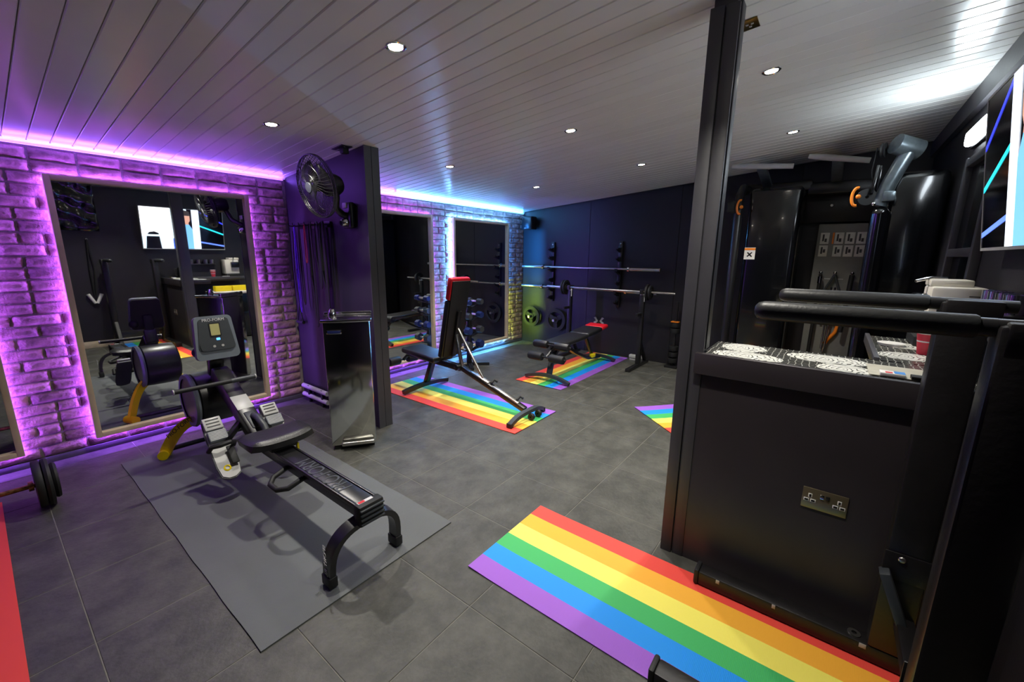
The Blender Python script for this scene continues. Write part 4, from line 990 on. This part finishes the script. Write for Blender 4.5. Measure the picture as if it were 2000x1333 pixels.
# ------------------------------------------------------------------ right wall: screen, window, hanging straps
def tv():
    W, H = 1.12, .645
    t = thing('television', 'wall-mounted television showing a presenter and slanting neon lines', 'television', (2.33, YR, 1.5))
    top, bot = Vector((2.33, -.44, 2.165)), Vector((2.33, -.525, 1.50))
    M = frame((top + bot) / 2, (-1, 0, 0), (top - bot))      # x to the viewer's right, z towards the room
    B = lambda x0, x1, y0, y1, z, dz, name, m_, par=None: MB().prism([M @ Vector(p) for p in ((x0, y0, z), (x1, y0, z), (x1, y1, z), (x0, y1, z))], M.to_3x3() @ Vector((0, 0, dz))).build(name, m_, par or t)
    B(-W / 2 - .008, W / 2 + .008, -H / 2 - .012, H / 2 + .008, -.035, .035, 'case', m_rubber)
    for a in ((-W / 2 - .009, W / 2 + .009, -H / 2 - .013, -H / 2), (-W / 2 - .009, W / 2 + .009, H / 2, H / 2 + .009), (-W / 2 - .009, -W / 2, -H / 2, H / 2), (W / 2, W / 2 + .009, -H / 2, H / 2)): B(*a, -.003, .006, 'bezel', m_silver)
    E = lambda n, c, e=1.0: mat('screen_' + n, c, .25, emit=e, vary=0)
    sc_ = B(-W / 2, W / 2, -H / 2, H / 2, 0, .001, 'screen', mat('screen_black', (6, 6, 14), .12, vary=0))
    U = lambda u: -W / 2 + W * u; V = lambda v: -H / 2 + H * v
    def pol(pts, n, c, e=1.0, z=.0015, name='picture_area'): MB().prism([M @ Vector((U(a), V(b), z)) for a, b in pts], M.to_3x3() @ Vector((0, 0, .0003))).build(name, E(n, c, e), sc_)
    pol([(.46, 0), (1, 0), (1, 1), (.46, 1)], 'pale', (206, 232, 246), 1.6)
    pol([(.66, 0), (.78, 0), (.78, 1), (.66, 1)], 'white', (250, 252, 255), 2.0, .002)
    pol([(.79, .3), (1, .3), (1, 1), (.79, 1)], 'white', (250, 252, 255), 2.0, .002)
    pol([(.79, 0), (.97, 0), (.95, .33), (.92, .4), (.86, .42), (.81, .38)], 'dark', (10, 10, 24), .5, .0025)
    pol([(.80, .30), (.95, .30), (.95, .34), (.80, .34)], 'pale', (206, 232, 246), 1.2, .003)
    pol([(.55, 0), (.65, 0), (.65, .25), (.6, .34), (.55, .3)], 'deep', (30, 70, 200), 1.0, .002)
    for (u0, v0, u1, v1, n, c) in ((0, .66, .34, .98, 'l1', (50, 60, 230)), (0, .38, .34, .60, 'l2', (40, 210, 230)), (0, .07, .34, .17, 'l3', (90, 120, 250))):
        pol([(u0, v0), (u1, v1), (u1, v1 + .035), (u0, v0 + .035)], n, c, 1.4, .002, 'neon_line')
    pol([(.31, 0), (.40, 0), (.40, 1), (.31, 1)], 'column', (214, 222, 236), 1.4, .0025)
    pol([(.40, 0), (.58, 0), (.575, .5), (.53, .62), (.44, .62), (.40, .5)], 'shirt', (110, 170, 226), 1.2, .003)
    pol([(.44, .62), (.53, .62), (.525, .66), (.55, .72), (.55, .84), (.52, .93), (.45, .93), (.425, .84), (.425, .72), (.445, .66)], 'skin', (206, 152, 130), 1.0, .0035)
    pol([(.42, .84), (.555, .84), (.54, .95), (.49, .98), (.43, .95)], 'hair', (70, 60, 60), .6, .004)
    MB().box((2.33, -.57, 1.85), (.3, .06, .3), None, .005).build('wall_bracket', m_blackmetal, t)
    MB().bar((2.33, -.56, 1.95), (2.33, -.49, 1.93), .1, .05).build('tilt_arm', m_blackmetal, t)
tv()
wn = struct('window_1', MB().box((3.62, YR + .004, 1.62), (.62, .008, .86)), mat('window_glass', (14, 16, 20), .06, vary=.1))
for x in (3.30, 3.94): MB().box((x, YR + .02, 1.62), (.05, .04, .92), None, .004).build('window_frame', m_post, wn)
for z in (1.19, 1.50, 2.05): MB().box((3.62, YR + .02, z), (.64, .036, .05), None, .004).build('window_bar', m_post, wn)
t = thing('triceps_rope', 'black pull rope with white ends hanging on the wall under no shelf', 'pull rope', (1.12, YR, .68))
t['label'] = 'black pull rope with two white ends hanging on the right wall'
MB().cyl((1.14, YR, 1.62), (1.14, YR + .05, 1.63), .012).build('hook', m_chrome, t)
MB().tube([(1.14, YR + .045, 1.635), (1.115, YR + .03, 1.2), (1.115, YR + .03, .76)], .010).tube([(1.14, YR + .045, 1.635), (1.165, YR + .03, 1.2), (1.13, YR + .03, .76)], .010).build('rope', m_rubber, t)
for s in (-1, 1): MB().cyl((1.12 + s * .012, YR + .03, .68), (1.12 + s * .075, YR + .03, .82), .018, .022).build('rope_end', m_white, t)
t = thing('gym_pole', 'thin black pole leaning on the right wall with pale cap', 'exercise bar', (.86, YR + .1, 0))
MB().cyl((.86, YR + .1, 0), (.86, YR + .02, 1.7), .014).build('pole', m_blackmetal, t)
MB().cyl((.86, YR + .018, 1.7), (.86, YR + .016, 1.74), .016).build('cap', m_silver, t)
# glossy black sheet bunched under the ceiling, seen in the big mirror
sh = []; fs = []; nx, nz = 26, 16
for i in range(nx + 1):
    for j in range(nz + 1):
        u, v = i / nx, j / nz
        sh.append((  .45 + .85 * u, YR + .02 + .035 * abs(math.sin(u * 17 + 3 * v) * math.cos(v * 9 + 5 * u)) + random.uniform(0, .012), 1.75 + .72 * v))
for i in range(nx):
    for j in range(nz): fs.append((i * (nz + 1) + j, (i + 1) * (nz + 1) + j, (i + 1) * (nz + 1) + j + 1, i * (nz + 1) + j + 1))
o = MB().add(sh, fs, 0, True).solo('plastic_sheet', m_gloss, 'crumpled glossy black sheet pinned high on the right wall', 'plastic sheet')
sm = o.modifiers.new('thick', 'SOLIDIFY'); sm.thickness = .002
